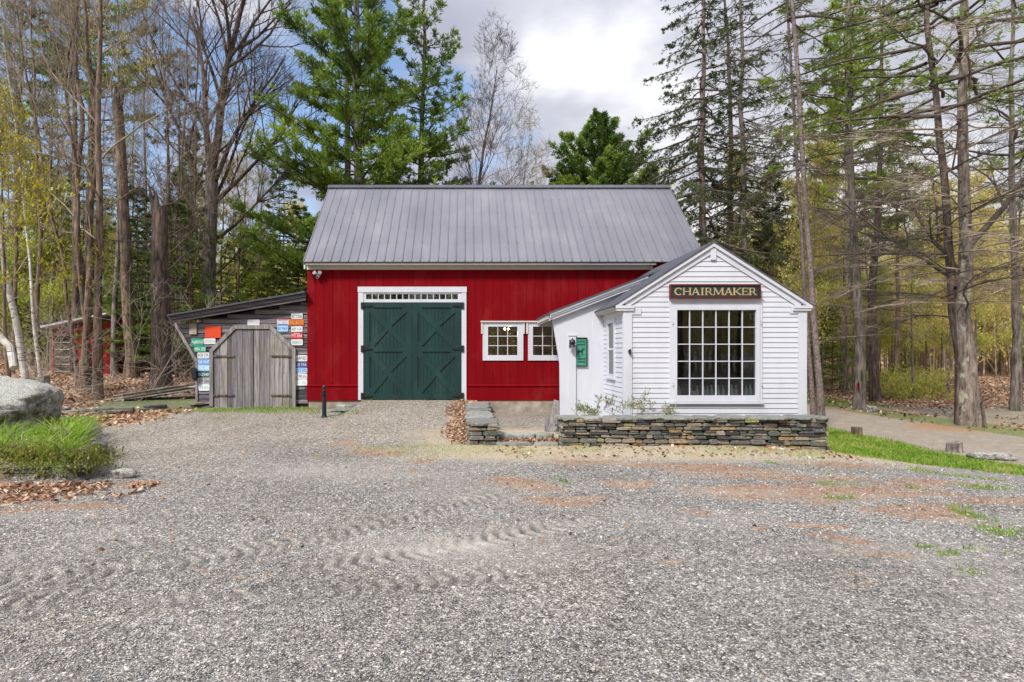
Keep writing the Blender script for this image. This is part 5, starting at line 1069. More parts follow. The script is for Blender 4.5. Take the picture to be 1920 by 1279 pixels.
# small red outbuilding in the woods
YR2 = 21.5; rs_ = thing('red_outbuilding', 'small dark red outbuilding with a white metal roof edge among the trees', 'outbuilding', (ax(170, YR2), YR2, gz(ax(170, YR2), YR2)))
rx = lambda px: ax(px, YR2)
g0 = gz(rx(170), YR2)-.2; m = MB(); m.prism([(rx(98), g0), (rx(218), g0), (rx(218), az(596, YR2)), (rx(98), az(620, YR2))], YR2, YR2+2.6)
for k in range(14): x_ = rx(98)+(rx(218)-rx(98))*k/13; m.box(x_, x_+.05, YR2-.02, YR2-.001, g0, az(621-22*k/13, YR2))
m.build('wall', paint('old_red_boards', (.30, .022, .02), .4, 2.5, .8), rs_); m = MB(); m.prism([(rx(92), az(616, YR2)), (rx(222), az(589, YR2)), (rx(222), az(586.5, YR2)), (rx(92), az(612.5, YR2))], YR2-.5, YR2+2.9); m.build('roof', M['white'], rs_)
m = MB(); m.box(rx(104), rx(138), YR2-.06, YR2-.021, g0+.1, az(630, YR2)); 
rd = m.build('doorway', M['interior'], rs_); m = MB()
for k in range(6): m.box(rx(106), rx(134), YR2-.09, YR2-.061, g0+.3+.28*k, g0+.335+.28*k)
m.build('slats', M['twig_pale'], rd)
# ------------------------------------------------------------------ trees
class Tree:
    """collects tapered tubes, straight sticks and needle or leaf faces, as numpy blocks"""
    def __init__(s, seed): s.r = np.random.RandomState(seed); s.b = []; s.n = 0; s.q = []; s.tp = []; s.td = []; s.ts = []
    def tube(s, P, R, k=6):
        P = np.asarray(P, float); n = len(P); d = np.gradient(P, axis=0); d /= np.linalg.norm(d, axis=1)[:, None]+1e-9
        ref = np.where(np.abs(d[:, 2:3]) < .9, np.array([[0, 0, 1.]]), np.array([[0, 1., 0]])); a = np.cross(d, ref[:, :] if ref.shape[0] == n else ref)
        if np.any(np.abs(d[:, 2]) < .9) and np.any(np.abs(d[:, 2]) >= .9): a = np.cross(d, np.array([[.31, .95, .02]]))
        a /= np.linalg.norm(a, axis=1)[:, None]+1e-9; c = np.cross(d, a); t = np.arange(k)*2*PI/k
        R = np.asarray(R, float)[:, None, None]; V = P[:, None, :]+R*(np.cos(t)[None, :, None]*a[:, None, :]+np.sin(t)[None, :, None]*c[:, None, :])
        i = np.arange(n-1)[:, None]*k; j = np.arange(k)[None, :]; j1 = (j+1) % k
        s.b.append(V.reshape(-1, 3)); s.q.append(np.stack([i+j, i+j1, i+k+j1, i+k+j], -1).reshape(-1, 4)+s.n); s.n += n*k
    def sticks(s, A, B, r0, r1):
        A = np.asarray(A, float); B = np.asarray(B, float)
        if not len(A): return
        d = B-A; d /= np.linalg.norm(d, axis=1)[:, None]+1e-9; a = np.cross(d, np.array([[.3, .2, .93]])); a /= np.linalg.norm(a, axis=1)[:, None]+1e-9; c = np.cross(d, a); t = np.arange(3)*2*PI/3
        o = np.cos(t)[None, :, None]*a[:, None, :]+np.sin(t)[None, :, None]*c[:, None, :]; r0 = np.broadcast_to(np.asarray(r0, float), (len(A),))[:, None, None]; r1 = np.broadcast_to(np.asarray(r1, float), (len(A),))[:, None, None]
        V = np.concatenate([A[:, None]+o*r0, B[:, None]+o*r1], 1); j = np.arange(3); j1 = (j+1) % 3
        f = np.stack([j, j1, j1+3, j+3], -1)[None]+(np.arange(len(A))*6)[:, None, None]; s.b.append(V.reshape(-1, 3)); s.q.append(f.reshape(-1, 4)+s.n); s.n += len(A)*6
    def mesh(s, name, mat, smooth=True): return make_mesh(name, np.concatenate(s.b), [np.concatenate(s.q)], mat, smooth=smooth)
    def tuft(s, P, D, S): s.tp.append(np.asarray(P, float)); s.td.append(np.asarray(D, float)); s.ts.append(np.broadcast_to(np.asarray(S, float), (len(P),)))
    def needle_mesh(s, name, mat, nb=6, width=.10, spread=.75, tone=.5, clump=.6):
        P = np.concatenate(s.tp); D = np.concatenate(s.td); S = np.concatenate(s.ts); n = len(P); r = s.r
        P = np.repeat(P, nb, 0); D = np.repeat(D, nb, 0); S = np.repeat(S, nb)*r.uniform(.6, 1.15, n*nb); v = D+r.normal(0, spread, (n*nb, 3)); v /= np.linalg.norm(v, axis=1)[:, None]
        w_ = np.cross(v, r.normal(0, 1, (n*nb, 3))); w_ /= np.linalg.norm(w_, axis=1)[:, None]+1e-9; w_ *= (S*width)[:, None]; m = P+v*(S*.55)[:, None]; T = P+v*S[:, None]
        i = np.arange(n*nb); V = np.concatenate([P, m-w_, T, m+w_]); f = np.stack([i, i+n*nb, i+2*n*nb, i+3*n*nb], -1)
        c = .5*vn(P[:, 0]+P[:, 2]*.7, P[:, 1]-P[:, 2]*.5, 1.1, 3)+.5*vn(P[:, 0]*1.3-P[:, 2], P[:, 1]+P[:, 2]*.4, .5, 7)
        t = np.clip(tone+clump*(c-.5)*1.6+r.normal(0, .13, n*nb), 0, 1); return make_mesh(name, V, [f], mat, tint=t)
    def leaf_mesh(s, name, mat, nb=3, size=.06, jit=.15, tone=.5):
        P = np.concatenate(s.tp); n = len(P)*nb; P = np.repeat(P, nb, 0)+s.r.normal(0, jit, (n, 3)); global rng; sv = rng; rng = s.r
        V, f = leaves_np(P[:, 0], P[:, 1], P[:, 2], size, 1.2); rng = sv; t = np.clip(tone+s.r.normal(0, .2, n), 0, 1); return make_mesh(name, V, [f], mat, tint=np.tile(t, 4))
def unit(v): return v/(np.linalg.norm(v)+1e-9)
def rotdir(d, ang, az_, r=None):
    a = unit(np.cross(d, [0.3, .95, .1])); b = np.cross(d, a); return unit(d*math.cos(ang)+(a*math.cos(az_)+b*math.sin(az_))*math.sin(ang))
def grow(T, p, d, L_, r0, lev, maxlev, nc, wander=.12, trop=.06, ang=(.5, .95), tips=None, k=6, t0=.25):
    r = T.r; n = 7 if lev == 0 else 5; P = [p]; q = np.array(d, float)
    for i in range(n): q = unit(q+r.normal(0, wander, 3)+np.array([0, 0, trop])); P.append(P[-1]+q*L_/n)
    P = np.array(P); R = np.linspace(r0, r0*(.35 if lev else .3), n+1); T.tube(P, R, max(3, k-lev)); m = nc[lev]; az_ = r.uniform(0, 6.3)
    ts = np.sort(r.uniform(t0, 1, m))
    if lev+1 < maxlev:
        for t in ts:
            f = t*n; i = min(int(f), n-1); pt = P[i]+(P[i+1]-P[i])*(f-i); dd = unit(P[i+1]-P[i]); az_ += 2.4+r.uniform(-.4, .4)
            grow(T, pt, rotdir(dd, r.uniform(*ang), az_), L_*r.uniform(.38, .62)*(1.15-.5*t), max(R[i]*r.uniform(.42, .62), .006), lev+1, maxlev, nc, wander*1.15, trop, ang, tips, k)
    else:
        f = ts*n; i = np.minimum(f.astype(int), n-1); A = P[i]+(P[i+1]-P[i])*(f-i)[:, None]; dd = np.array([rotdir(unit(P[j+1]-P[j]), r.uniform(.4, .9), r.uniform(0, 6.3)) for j in i]); dd[:, 2] += trop*2
        B = A+dd*(L_*r.uniform(.25, .6, m))[:, None]; T.sticks(A, B, max(r0*.42, .004), .0025)
        C = (A*.45+B*.55); e = dd+r.normal(0, .5, dd.shape); T.sticks(C, C+e*(L_*.22), .0035, .002)
        if tips is not None: tips += [B, C+e*(L_*.22), P[-1:]]
def trunk_path(T, H, lean=(0, 0), wob=.03, n=14, z0=0.0):
    t = np.linspace(0, 1, n); r = T.r; w_ = np.cumsum(r.normal(0, wob, (n, 2)), 0); w_ -= w_[0]; return np.stack([lean[0]*t+w_[:, 0]*H/20, lean[1]*t+w_[:, 1]*H/20, z0+H*t], -1)
def trunk_r(r0, H, P, top=.12, flare=.2, tp=.25): t = (P[:, 2]-P[0, 2])/H; return r0*((1-t)*(1-top)+top)*(1+flare*np.exp(-t*H/.35)+tp*np.exp(-t*H/3.2))
def assemble(name, label, cat, loc, parts, group=None):
    t = thing(name, label, cat, loc, group)
    for nm, me in parts: link(nm, me, t)
    return t
def bare(seed, H, r0, lean=(0, 0), nb=14, z_lo=.3, ang=(.5, 1.0), blen=.34, lev=3, nc=(5, 5, 6), bk='bark_brown', tw='twig', leafmat=None, leaf=(2, .05, .12), wob=.05, upt=.07, kt=9):
    A = Tree(seed); B = Tree(seed+1); P = trunk_path(A, H, lean, wob); R = trunk_r(r0, H, P); 
    tr = Tree(seed+2); PP = np.stack([np.interp(np.linspace(0, 1, 30), np.linspace(0, 1, len(P)), P[:, i]) for i in range(3)], -1); A.tube(PP, trunk_r(r0, H, PP), kt); tips = []; az_ = A.r.uniform(0, 6)
    for i in range(nb):
        t = z_lo+(1-z_lo)*((i+.5)/nb)**.9; pt = np.array([np.interp(t, np.linspace(0, 1, len(P)), P[:, j]) for j in range(3)]); az_ += 2.4+B.r.uniform(-.5, .5)
        a = B.r.uniform(*ang)*(1.1-.45*t); d = rotdir(np.array([0, 0, 1.]), a, az_); L_ = H*blen*(1.15-.75*t)*B.r.uniform(.7, 1.2); grow(B, pt, d, L_, max(np.interp(t, np.linspace(0, 1, len(P)), R)*.33, .008), 0, lev, nc, .13, upt, (.45, .95), tips)
    parts = [('trunk', A.mesh('trunk', M[bk])), ('crown', B.mesh('crown', M[tw]))]
    if leafmat: B.tp = tips; parts.append(('foliage', B.leaf_mesh('foliage', M[leafmat], *leaf)))
    return parts
def conifer(seed, H, r0, z_dead, z_live, Lmax, style='pine', lean=(0, 0), dz=.55, per=(3, 5), bk='bark_grey', tw='twig_dark', nm='needle_pine', tone=.5, tuft=.24, nb=6, top_z=None, dens=1.0, dead_len=.7, wob=.03, side=None, width=.10, kt=10, deadtw=None, gap=0, up=0.0, tp=.25):
    A = Tree(seed); B = Tree(seed+1); Dd = Tree(seed+2); P = trunk_path(A, H, lean, wob, 24); A.tube(P, trunk_r(r0, H, P, .06, .2, tp), kt); r = B.r; z = z_dead; az_ = r.uniform(0, 6)
    while z < H-.2:
        t = z/H; pt = np.array([np.interp(t, np.linspace(0, 1, len(P)), P[:, j]) for j in range(3)]); m = r.randint(per[0], per[1]+1)
        live = z > z_live+r.normal(0, .6)
        for _ in range(m):
            az_ += 2.4+r.uniform(-.6, .6); u = np.array([math.cos(az_), math.sin(az_), 0])
            if side is not None: u = unit(u+np.array([side[0], side[1], 0]))
            prof = min(1, (H-z)/(H-z_live)*1.15) if live else 1; prof = prof**.75
            L_ = Lmax*prof*r.uniform(.55, 1.1)*(1 if live else dead_len)
            if live and r.rand() < gap: continue
            n = 6; s = np.linspace(0, 1, n+1)
            if style == 'pine': rise = up+.10+.45*(t-.3)+r.uniform(-.12, .15); zz = L_*(rise*s+.16*s**2)
            elif style == 'spruce': rise = r.uniform(-.05, .12)-.25*(1-t); zz = L_*(rise*s-.34*s**1.5+.20*s**3)
            else: zz = L_*(r.uniform(-.1, .35)*s-.12*s**2)
            if not live and style != 'spruce': zz = L_*((.18+r.uniform(-.3, .35))*s-(.10+r.uniform(0, .25))*s**2)
            v = np.array([-u[1], u[0], 0]); w_ = np.cumsum(r.normal(0, .035, n+1))*L_; Q = pt+u*(s*L_)[:, None]+v*w_[:, None]; Q[:, 2] += zz; br = max(.008, .010+.009*L_)*(1 if live else .46)
            (B if live else Dd).tube(Q, np.linspace(br*1.3, br*.25, n+1), 4)
            X_ = B if live else Dd; ns = int((6+L_*5)*(dens if live else 1.7)); ts = r.uniform(.22 if live else .15, 1, ns); f = ts*n; i = np.minimum(f.astype(int), n-1); a = Q[i]+(Q[i+1]-Q[i])*(f-i)[:, None]
            sg = np.where(r.rand(ns) < .5, 1, -1)[:, None]; dd = (Q[i+1]-Q[i]); dd /= np.linalg.norm(dd, axis=1)[:, None]; side_ = dd*.75+v*sg*r.uniform(.4, 1.0, (ns, 1))
            if style == 'pine': side_[:, 2] += r.uniform(.0, .35, ns)
            if style == 'spruce': side_[:, 2] -= r.uniform(.1, .75, ns)
            if style == 'mix': side_[:, 2] += r.uniform(-.2, .25, ns)
            sl_ = L_*r.uniform(.10, .30, ns)*(1.15-.6*ts); sl_ = np.clip(sl_, .12, 1.0); b = a+side_*sl_[:, None]; X_.sticks(a, b, .007, .0025)
            if not live:
                c = a*.5+b*.5; e = side_*.6+r.normal(0, .5, side_.shape); Dd.sticks(c, c+e*sl_[:, None]*.6, .004, .002); 
                if r.rand() < .5: Dd.sticks(a, a+(side_*.3+r.normal(0, .4, side_.shape))*sl_[:, None]*.9, .004, .002)
            else:
                k = np.maximum(1, (sl_/.11).astype(int)); rep = np.repeat(np.arange(ns), k); ff = r.uniform(.2, 1.05, len(rep)); p = a[rep]+(b-a)[rep]*ff[:, None]+r.normal(0, .03, (len(rep), 3)); sd = side_[rep]+(np.array([0, 0, .55]) if style == 'pine' else np.array([0, 0, -.15])); B.tuft(p, sd/np.linalg.norm(sd, axis=1)[:, None], tuft*(1-.3*(style != 'pine')))
                k2 = int(8*dens); p = Q[-2]+(Q[-1]-Q[-2])*r.uniform(0, 1.05, (k2, 1)); B.tuft(p, np.tile(unit(Q[-1]-Q[-2]), (k2, 1)), tuft)
        z += dz*r.uniform(.7, 1.3)
    parts = [('trunk', A.mesh('trunk', M[bk]))]
    if B.b: parts.append(('limbs', B.mesh('limbs', M[tw])))
    if B.tp: parts.append(('crown', B.needle_mesh('crown', M[nm], nb, width, .75 if style == 'pine' else .6, tone)))
    if Dd.b: parts.append(('dead_branches', Dd.mesh('dead_branches', M[deadtw or tw])))
    return parts
def place(px, Y, gzv=None): x = ax(px, Y); return (x, Y, gz(x, Y)-.05)
def lean_of(px0, px1, Y, H, py1=0):                         # sideways lean so that the trunk passes px1 at height py1
    z = az(py1, Y)-gz(ax(px0, Y), Y); return ((px1-px0)*Y/F*H/z, 0)

# --- behind the barn
L0 = place(668, 25.0)
assemble('white_pine', 'large full green pine rising behind the left half of the barn roof', 'pine tree', L0, conifer(21, 24, .33, 3.0, 4.6, 4.7, 'pine', (.0, 0), .52, (4, 6), 'bark_grey', nm='needle_pine', tone=.60, tuft=.26, nb=8, dens=1.2, width=.08, gap=.2))
assemble('white_pine', 'second trunk of grey pine close left of the large full pine, thin green crown', 'pine tree', place(652, 26.3), conifer(22, 22, .24, 5.0, 8, 3.0, 'pine', lean_of(652, 640, 26.3, 22), .9, (2, 4), tone=.5, tuft=.25, nb=6, dens=1.0, gap=.15))
assemble('white_pine', 'tall pine behind the middle of the roof with dark gappy crown', 'pine tree', place(788, 27), conifer(23, 23, .24, 4.0, 6.5, 3.1, 'pine', lean_of(788, 800, 27, 23), .55, (3, 5), 'bark_brown', nm='needle_pine', tone=.50, tuft=.25, nb=6, dens=1.05, side=(.15, 0), gap=.15))
assemble('young_pine', 'short bushy green pine peeking over the ridge between the two tall pines', 'pine tree', place(725, 30), conifer(24, 12.0, .12, 5, 5.5, 2.4, 'pine', (0, 0), .45, (4, 6), nm='needle_pine', tone=.6, tuft=.26, nb=6, dens=1.2))
assemble('bare_tree', 'leafless grey tree leaning right with a fine budding crown behind the roof', 'tree', place(842, 26.5), bare(31, 15.0, .17, (2.4, 0), 20, .32, (.35, .8), .36, 3, (6, 6, 7), 'bark_dark', 'bark_dark'))
assemble('bare_tree', 'slimmer bare tree right of the leaning grey tree behind the roof', 'tree', place(925, 30), bare(33, 13.0, .10, (2.2, 0), 14, .4, (.4, .9), .33, 3, (5, 5, 6), 'bark_grey', 'twig', 'leaf_olive', (1, .022, .03)))
assemble('bare_tree', 'bare sapling low above the ridge just right of the slim bare tree', 'tree', place(985, 32), bare(35, 11.5, .07, (.8, 0), 12, .5, (.4, .9), .32, 3, (4, 5, 6), 'bark_grey', 'twig', 'leaf_olive', (1, .022, .03)))
assemble('white_pine', 'dense bushy deep green pine standing alone beyond the roof right of centre', 'pine tree', place(1118, 46), conifer(25, 21.5, .26, 8, 8.5, 5.6, 'pine', (0, 0), .62, (4, 6), nm='needle_pine', tone=.38, tuft=.36, nb=9, dens=1.5, width=.10, gap=.03, up=.55))
assemble('young_pine', 'rounded lighter green tree top at the left foot of the lone bushy pine', 'pine tree', place(1062, 42), conifer(26, 15.2, .20, 7, 8, 3.4, 'pine', (0, 0), .5, (5, 6), nm='needle_light', tone=.34, tuft=.28, nb=7, dens=1.2, gap=.05, up=.4))
assemble('young_pine', 'dark green spreading tree top just above the ridge, left of the rounded light one', 'pine tree', place(1030, 44), conifer(27, 14.2, .16, 7, 8, 3.0, 'pine', (0, 0), .5, (4, 6), nm='needle_far', tone=.52, tuft=.28, nb=7, dens=1.1, gap=.05, up=.3))
assemble('young_tree', 'small orange budding tree top between the lone pine and the dark spruces', 'tree', place(1203, 42), bare(37, 14.5, .12, (0, 0), 14, .5, (.4, .9), .25, 3, (4, 5, 6), 'bark_brown', 'twig', 'leaf_olive', (3, .10, .15)))
assemble('young_pine', 'feathery green tree top left of the nearest dark spruce', 'pine tree', place(1222, 38), conifer(28, 14.6, .14, 6, 7.5, 2.6, 'pine', (0, 0), .5, (4, 5), nm='needle_dark', tone=.62, tuft=.34, nb=6))
# --- the dark spruces at the right of the roof
assemble('spruce', 'leftmost dark spruce with drooping feathered branches, behind the right roof corner', 'spruce tree', place(1326, 26.5), conifer(41, 25, .23, 3, 6.6, 4.3, 'spruce', lean_of(1326, 1316, 26.5, 25), .46, (3, 5), 'bark_spruce', nm='needle_dark', tone=.50, tuft=.20, nb=6, dens=1.2, side=(-.25, 0), width=.12, gap=.08))
assemble('spruce', 'second dark spruce from the roof corner, narrower and brown trunked', 'spruce tree', place(1368, 28), conifer(43, 25, .21, 3, 7.5, 2.9, 'spruce', lean_of(1368, 1362, 28, 25), .5, (3, 5), 'bark_spruce', nm='needle_dark', tone=.55, tuft=.19, nb=5, dens=.9, width=.12, gap=.25))
assemble('spruce', 'third spruce, thin straight dark trunk with sparse branches above the gable', 'spruce tree', place(1399, 27), conifer(45, 26, .20, 4, 9.0, 3.4, 'spruce', (0, 0), .6, (3, 4), 'bark_grey', nm='needle_dark', tone=.5, tuft=.18, nb=4, dens=.6, width=.12, dead_len=.8, gap=.3))
assemble('pine', 'tall pale scaly trunk close behind the right corner of the shop, leaning left', 'pine tree', place(1541, 14.2), conifer(47, 26, .072, 6.8, 13, 2.8, 'spruce', lean_of(1541, 1494, 14.2, 26), .65, (2, 4), 'bark_spruce', nm='needle_dark', tone=.55, tuft=.16, nb=4, dead_len=.6, wob=.012, dens=.6, gap=.3))
assemble('pine', 'slimmer companion trunk just left of the pale scaly trunk', 'pine tree', place(1526, 16.8), conifer(49, 26, .06, 6.5, 12, 3.2, 'spruce', lean_of(1526, 1478, 16.8, 26), .6, (2, 4), 'bark_spruce', nm='needle_dark', tone=.5, tuft=.16, nb=4, dead_len=.7, wob=.012, dens=.6, gap=.3))
assemble('pine', 'tree with a red mark on its grey trunk across the dirt road', 'pine tree', place(1611, 19.4), conifer(51, 24, .145, 2.6, 8.6, 3.0, 'mix', lean_of(1611, 1592, 19.4, 24), .55, (2, 4), 'bark_grey', nm='needle_light', tone=.42, tuft=.26, nb=6, dens=.95, gap=.12, deadtw='twig', dead_len=.85, wob=.03))
x_, y_, z_ = at(1609, 724, 19.16); m = MB(); m.prism([(x_-.03, z_-.1), (x_+.03, z_-.12), (x_+.05, z_+.02), (x_+.02, z_+.14), (x_-.04, z_+.08)], y_-.012, y_+.0); rm = tag(m.build('red_blaze', M['red'], org=(x_, y_, z_)), 'small red paint blaze on the grey trunk across the road', 'paint mark')
assemble('pine', 'dark trunked tree right behind the red marked tree', 'pine tree', place(1641, 22.5), conifer(53, 20, .16, 3.2, 9, 2.6, 'mix', lean_of(1641, 1650, 22.5, 20), .55, (3, 4), 'bark_dark', nm='needle_light', tone=.35, tuft=.19, nb=4, dead_len=1.0, dens=.5, gap=.4))
assemble('pine', 'tall yellow green pine behind the red marked tree, full above mid height', 'pine tree', place(1585, 30), conifer(55, 22, .20, 5, 7.5, 3.3, 'pine', (0, 0), .55, (4, 5), nm='needle_light', tone=.45, tuft=.28, nb=7, dens=1.15, gap=.15))
D1 = place(1818, 15.0)
assemble('pine', 'largest trunk at the right, grey furrowed bark with lichen patches beside the road', 'pine tree', D1, conifer(57, 23, .155, 3.3, 9.0, 4.6, 'mix', lean_of(1818, 1806, 15.0, 23), .42, (2, 4), 'bark_lich', nm='needle_pine', tone=.6, tuft=.17, nb=5, dens=.8, gap=.2, deadtw='twig', dead_len=.95, wob=.03, kt=14, tp=.75))
assemble('pine', 'darker twin trunk fused behind the left side of the largest trunk at the right', 'pine tree', place(1803, 15.35), conifer(59, 23, .115, 3.0, 8.5, 4.2, 'mix', lean_of(1803, 1738, 15.35, 23, 0), .5, (2, 3), 'bark_dark', nm='needle_pine', tone=.65, tuft=.17, nb=5, dens=.8, gap=.2, dead_len=1.0, side=(-.45, 0), wob=.03))
B1 = Tree(61); p0 = np.array([0.15, .05, 4.4])
for d_, l_, r_ in (((.9, .1, .8), 5.5, .085), ((.55, .3, .9), 5.0, .07), ((-.8, -.1, .55), 4.2, .05)): grow(B1, p0+np.array([0, 0, B1.r.uniform(-.8, .8)]), unit(np.array(d_)), l_, r_, 0, 3, (7, 5, 6), .12, .05)
assemble('bare_tree', 'crooked dark limbs sweeping up to the right off the lichened trunk', 'tree', (D1[0]+.25, D1[1]+.5, D1[2]), [('trunk', (lambda T: (T.tube(trunk_path(T, 5.0, (.1, 0)), np.linspace(.14, .09, 14), 8), T.mesh('trunk', M['bark_lich']))[1])(Tree(62))), ('crown', B1.mesh('crown', M['twig_dark']))])
assemble('pine', 'spindly pine at the far right edge with pale green tufts', 'pine tree', place(1905, 19), conifer(63, 20, .13, 4.5, 8, 3.0, 'pine', (-.4, 0), .6, (3, 4), nm='needle_pine', tone=.62, tuft=.2, nb=5, deadtw='twig', dens=.6, gap=.3))
m = MB(); a = at(1850, 806, 14.4); b = at(1838, 737, 14.9); c = at(1842, 806, 14.7); m.tube([(a[0], a[1], a[2]-.05), b], [.028, .022], 6); m.tube([(c[0], c[1], c[2]-.03), (b[0], b[1]+.02, b[2]-.1)], [.015, .012], 6); tag(m.build('leaning_pole', M['bark_dark'], org=a), 'thin dark pole leaning at the foot of the largest trunk', 'pole')
m = MB(); m.tube([at(1842, 662, 15.5), at(1868, 700, 16), at(1894, 745, 16.6)], [.018, .015, .01], 5); tag(m.build('dead_stick', M['twig_pale'], org=at(1868, 700, 16)), 'long pale dead stick slanting right of the largest trunk', 'branch')
# --- left of the barn
def snag(name, label, px, Y, r0, H, seed, bk, topfork=True, lean=(0, 0)):
    A = Tree(seed); P = trunk_path(A, H, lean, .06, 12); R = r0*np.linspace(1.15, .82, 12); R[0] *= 1.35; A.tube(P, R, 12); B = Tree(seed+1)
    for k in range(4):
        a = B.r.uniform(0, 6.3); e = P[-1]+np.array([math.cos(a)*r0*.6, math.sin(a)*r0*.4, -.1]); B.tube([e, e+np.array([math.cos(a)*.12, .02, B.r.uniform(.25, .6)]), e+np.array([math.cos(a)*.22, .02, B.r.uniform(.6, .9)])], [r0*.45, r0*.25, .01], 5)
    if topfork:
        for s in (-1, 1):
            for q in range(5): grow(B, P[-1-q], unit(np.array([s*.9, B.r.uniform(-.4, .2), .25])), B.r.uniform(1.0, 2.0), r0*.08, 0, 2, (9, 5), .16, .02)
    assemble('dead_tree', label, 'tree', place(px, Y), [('trunk', A.mesh('trunk', M[bk])), ('crown', B.mesh('crown', M['twig_dark' if 'broken' in label else 'twig']))])
snag('dead_trunk', 'thick dark broken off trunk standing left of the grey shed', 302, 17.6, .27, 5.9, 71, 'bark_dark')
snag('dead_trunk', 'tall pale splintered dead trunk farther left behind the broken trunk', 246, 20.5, .19, 10.2, 73, 'bark_brown', False, (-.5, 0))
# the big leafless tree with several rising leaders
A = Tree(81); B = Tree(82); P = trunk_path(A, 8.6, (.25, 0), .03, 12); A.tube(P, np.linspace(.33, .25, 12), 12); B.r = np.random.RandomState(12)
for (t, d_, l_, r_) in ((1.0, (.20, 0, 1), 9.5, .19), (1.0, (-.20, .1, 1), 9.0, .16), (.93, (-.02, .2, 1), 8.5, .10), (.86, (-.55, 0, .9), 6.8, .11), (.84, (.75, 0, .8), 6.0, .10), (.97, (.55, -.1, .9), 6.5, .11), (.72, (.85, .1, .62), 4.8, .08), (.66, (-.8, 0, .7), 4.2, .06), (.52, (.9, 0, .65), 4.0, .055), (.9, (.3, .4, .9), 6.5, .08)):
    i = int(t*11); grow(B, P[i], unit(np.array(d_, float)), l_, r_, 0, 3, (11, 6, 6), .07, .06, (.35, .85), None, 8, .15)
assemble('bare_tree', 'big leafless tree with several rising leaders between the woods and the green pine', 'tree', place(387, 24), [('trunk', A.mesh('trunk', M['bark_grey'])), ('crown', B.mesh('crown', M['bark_dark']))])
assemble('bare_tree', 'straight slim brown trunk standing alone nearest, left of the broken trunk', 'tree', place(184, 16.3), bare(91, 20, .112, lean_of(184, 184, 16.3, 20), 16, .2, (.5, 1.1), .20, 3, (5, 5, 5), 'bark_brown', 'twig', wob=.025))
for (px0, px1, r_, sd, lab) in ((152, 82, .105, 93, 'stem leaning left, leftmost of the trunk clump'), (160, 122, .10, 95, 'middle stem of the trunk clump, rising nearly straight'), (168, 160, .07, 97, 'thin right stem of the trunk clump'), (146, 20, .055, 99, 'slender stem slanting far left out of the trunk clump')):
    assemble('bare_tree', lab, 'tree', place(px0, 17.2+.12*(sd % 5)), bare(sd, 19, r_, lean_of(px0, px1, 17.2, 19), 13, .25, (.5, 1.0), .24, 3, (5, 5, 5), 'bark_brown', 'twig', wob=.13))
assemble('bare_tree', 'dark straight trunk behind the clump at upper left', 'tree', place(141, 23), bare(101, 22, .15, (0, 0), 14, .5, (.5, 1.0), .2, 3, (5, 5, 5), 'bark_dark', 'twig_dark', wob=.02))
assemble('white_pine', 'pine with green crown high above the woods at upper left', 'pine tree', place(166, 27), conifer(103, 23, .26, 7, 12, 3.4, 'pine', (0, 0), .6, (3, 5), nm='needle_pine', tone=.62, tuft=.28, nb=6, bk='bark_grey'))
assemble('white_pine', 'half hidden pine at the top left corner', 'pine tree', place(30, 26), conifer(105, 22, .22, 6, 9, 3.2, 'pine', (0, 0), .7, (3, 4), nm='needle_pine', tone=.35, tuft=.26, nb=5, bk='bark_grey'))
for (px0, px1, Y, H, r_, sd, lab) in ((330, 322, 22, 15, .10, 107, 'crooked medium bare tree left of the big leafless tree'), (277, 268, 24, 17, .09, 109, 'thin twiggy tree rising behind the splintered trunk'), (345, 352, 28, 15, .08, 111, 'thin dark tree just left of the big leafless tree'), (215, 212, 21, 17, .10, 113, 'bare tree with upswept twigs between the straight slim trunk and the splintered one'), (72, 56, 20, 18, .085, 115, 'bare tree leaning a little left near the yellow leaves'), (98, 88, 25, 19, .09, 117, 'reddish bare tree behind the yellow leaves'),
        (440, 470, 30, 13, .08, 119, 'bare sapling leaning right, right of the big leafless tree'), (475, 500, 33, 12.5, .08, 121, 'second bare sapling leaning right, nearer the pine'), (418, 412, 27, 10, .07, 123, 'short bare sapling right beside the big leafless trunk')):
    assemble('bare_tree', lab, 'tree', place(px0, Y), bare(sd, H, r_, lean_of(px0, px1, Y, H, 60), 15, .25, (.35, .9), .26, 3, (5, 5, 6), 'bark_brown' if sd % 4 == 3 else 'bark_grey', 'twig' if sd % 3 else 'twig_dark', 'leaf_olive' if sd in (113, 119, 123) else None, (1, .05, .04), wob=.06))
assemble('birch', 'white birch trunk curving up at the left edge', 'birch', place(58, 15.2), bare(125, 15, .085, lean_of(58, -60, 15.2, 15, 0), 9, .45, (.5, 1.0), .22, 2, (6, 6), 'bark_birch', 'twig_pale', wob=.06))
assemble('birch', 'second thinner birch just behind the curving one', 'birch', place(78, 18.5), bare(127, 14, .052, lean_of(78, 10, 18.5, 14, 100), 9, .45, (.5, 1.0), .2, 2, (6, 6), 'bark_birch', 'twig_pale', wob=.06))
m = MB(); a = at(-12, 618, 14.0); b = at(26, 690, 13.6); m.tube([a, ((a[0]+b[0])/2, a[1], (a[2]+b[2])/2+.03), b], [.075, .085, .085], 10); tag(m.build('birch_log', M['bark_birch'], org=b), 'broken birch log leaning at the left edge', 'log')
yl = bare(129, 7.2, .06, (-.2, 0), 18, .25, (.6, 1.25), .38, 3, (5, 5, 5), 'bark_brown', 'twig', 'leaf_yellow', (1, .055, .10), wob=.08)
assemble('young_maple', 'young tree covered in bright yellow green leaves at the left edge', 'tree', place(18, 14.5), yl)
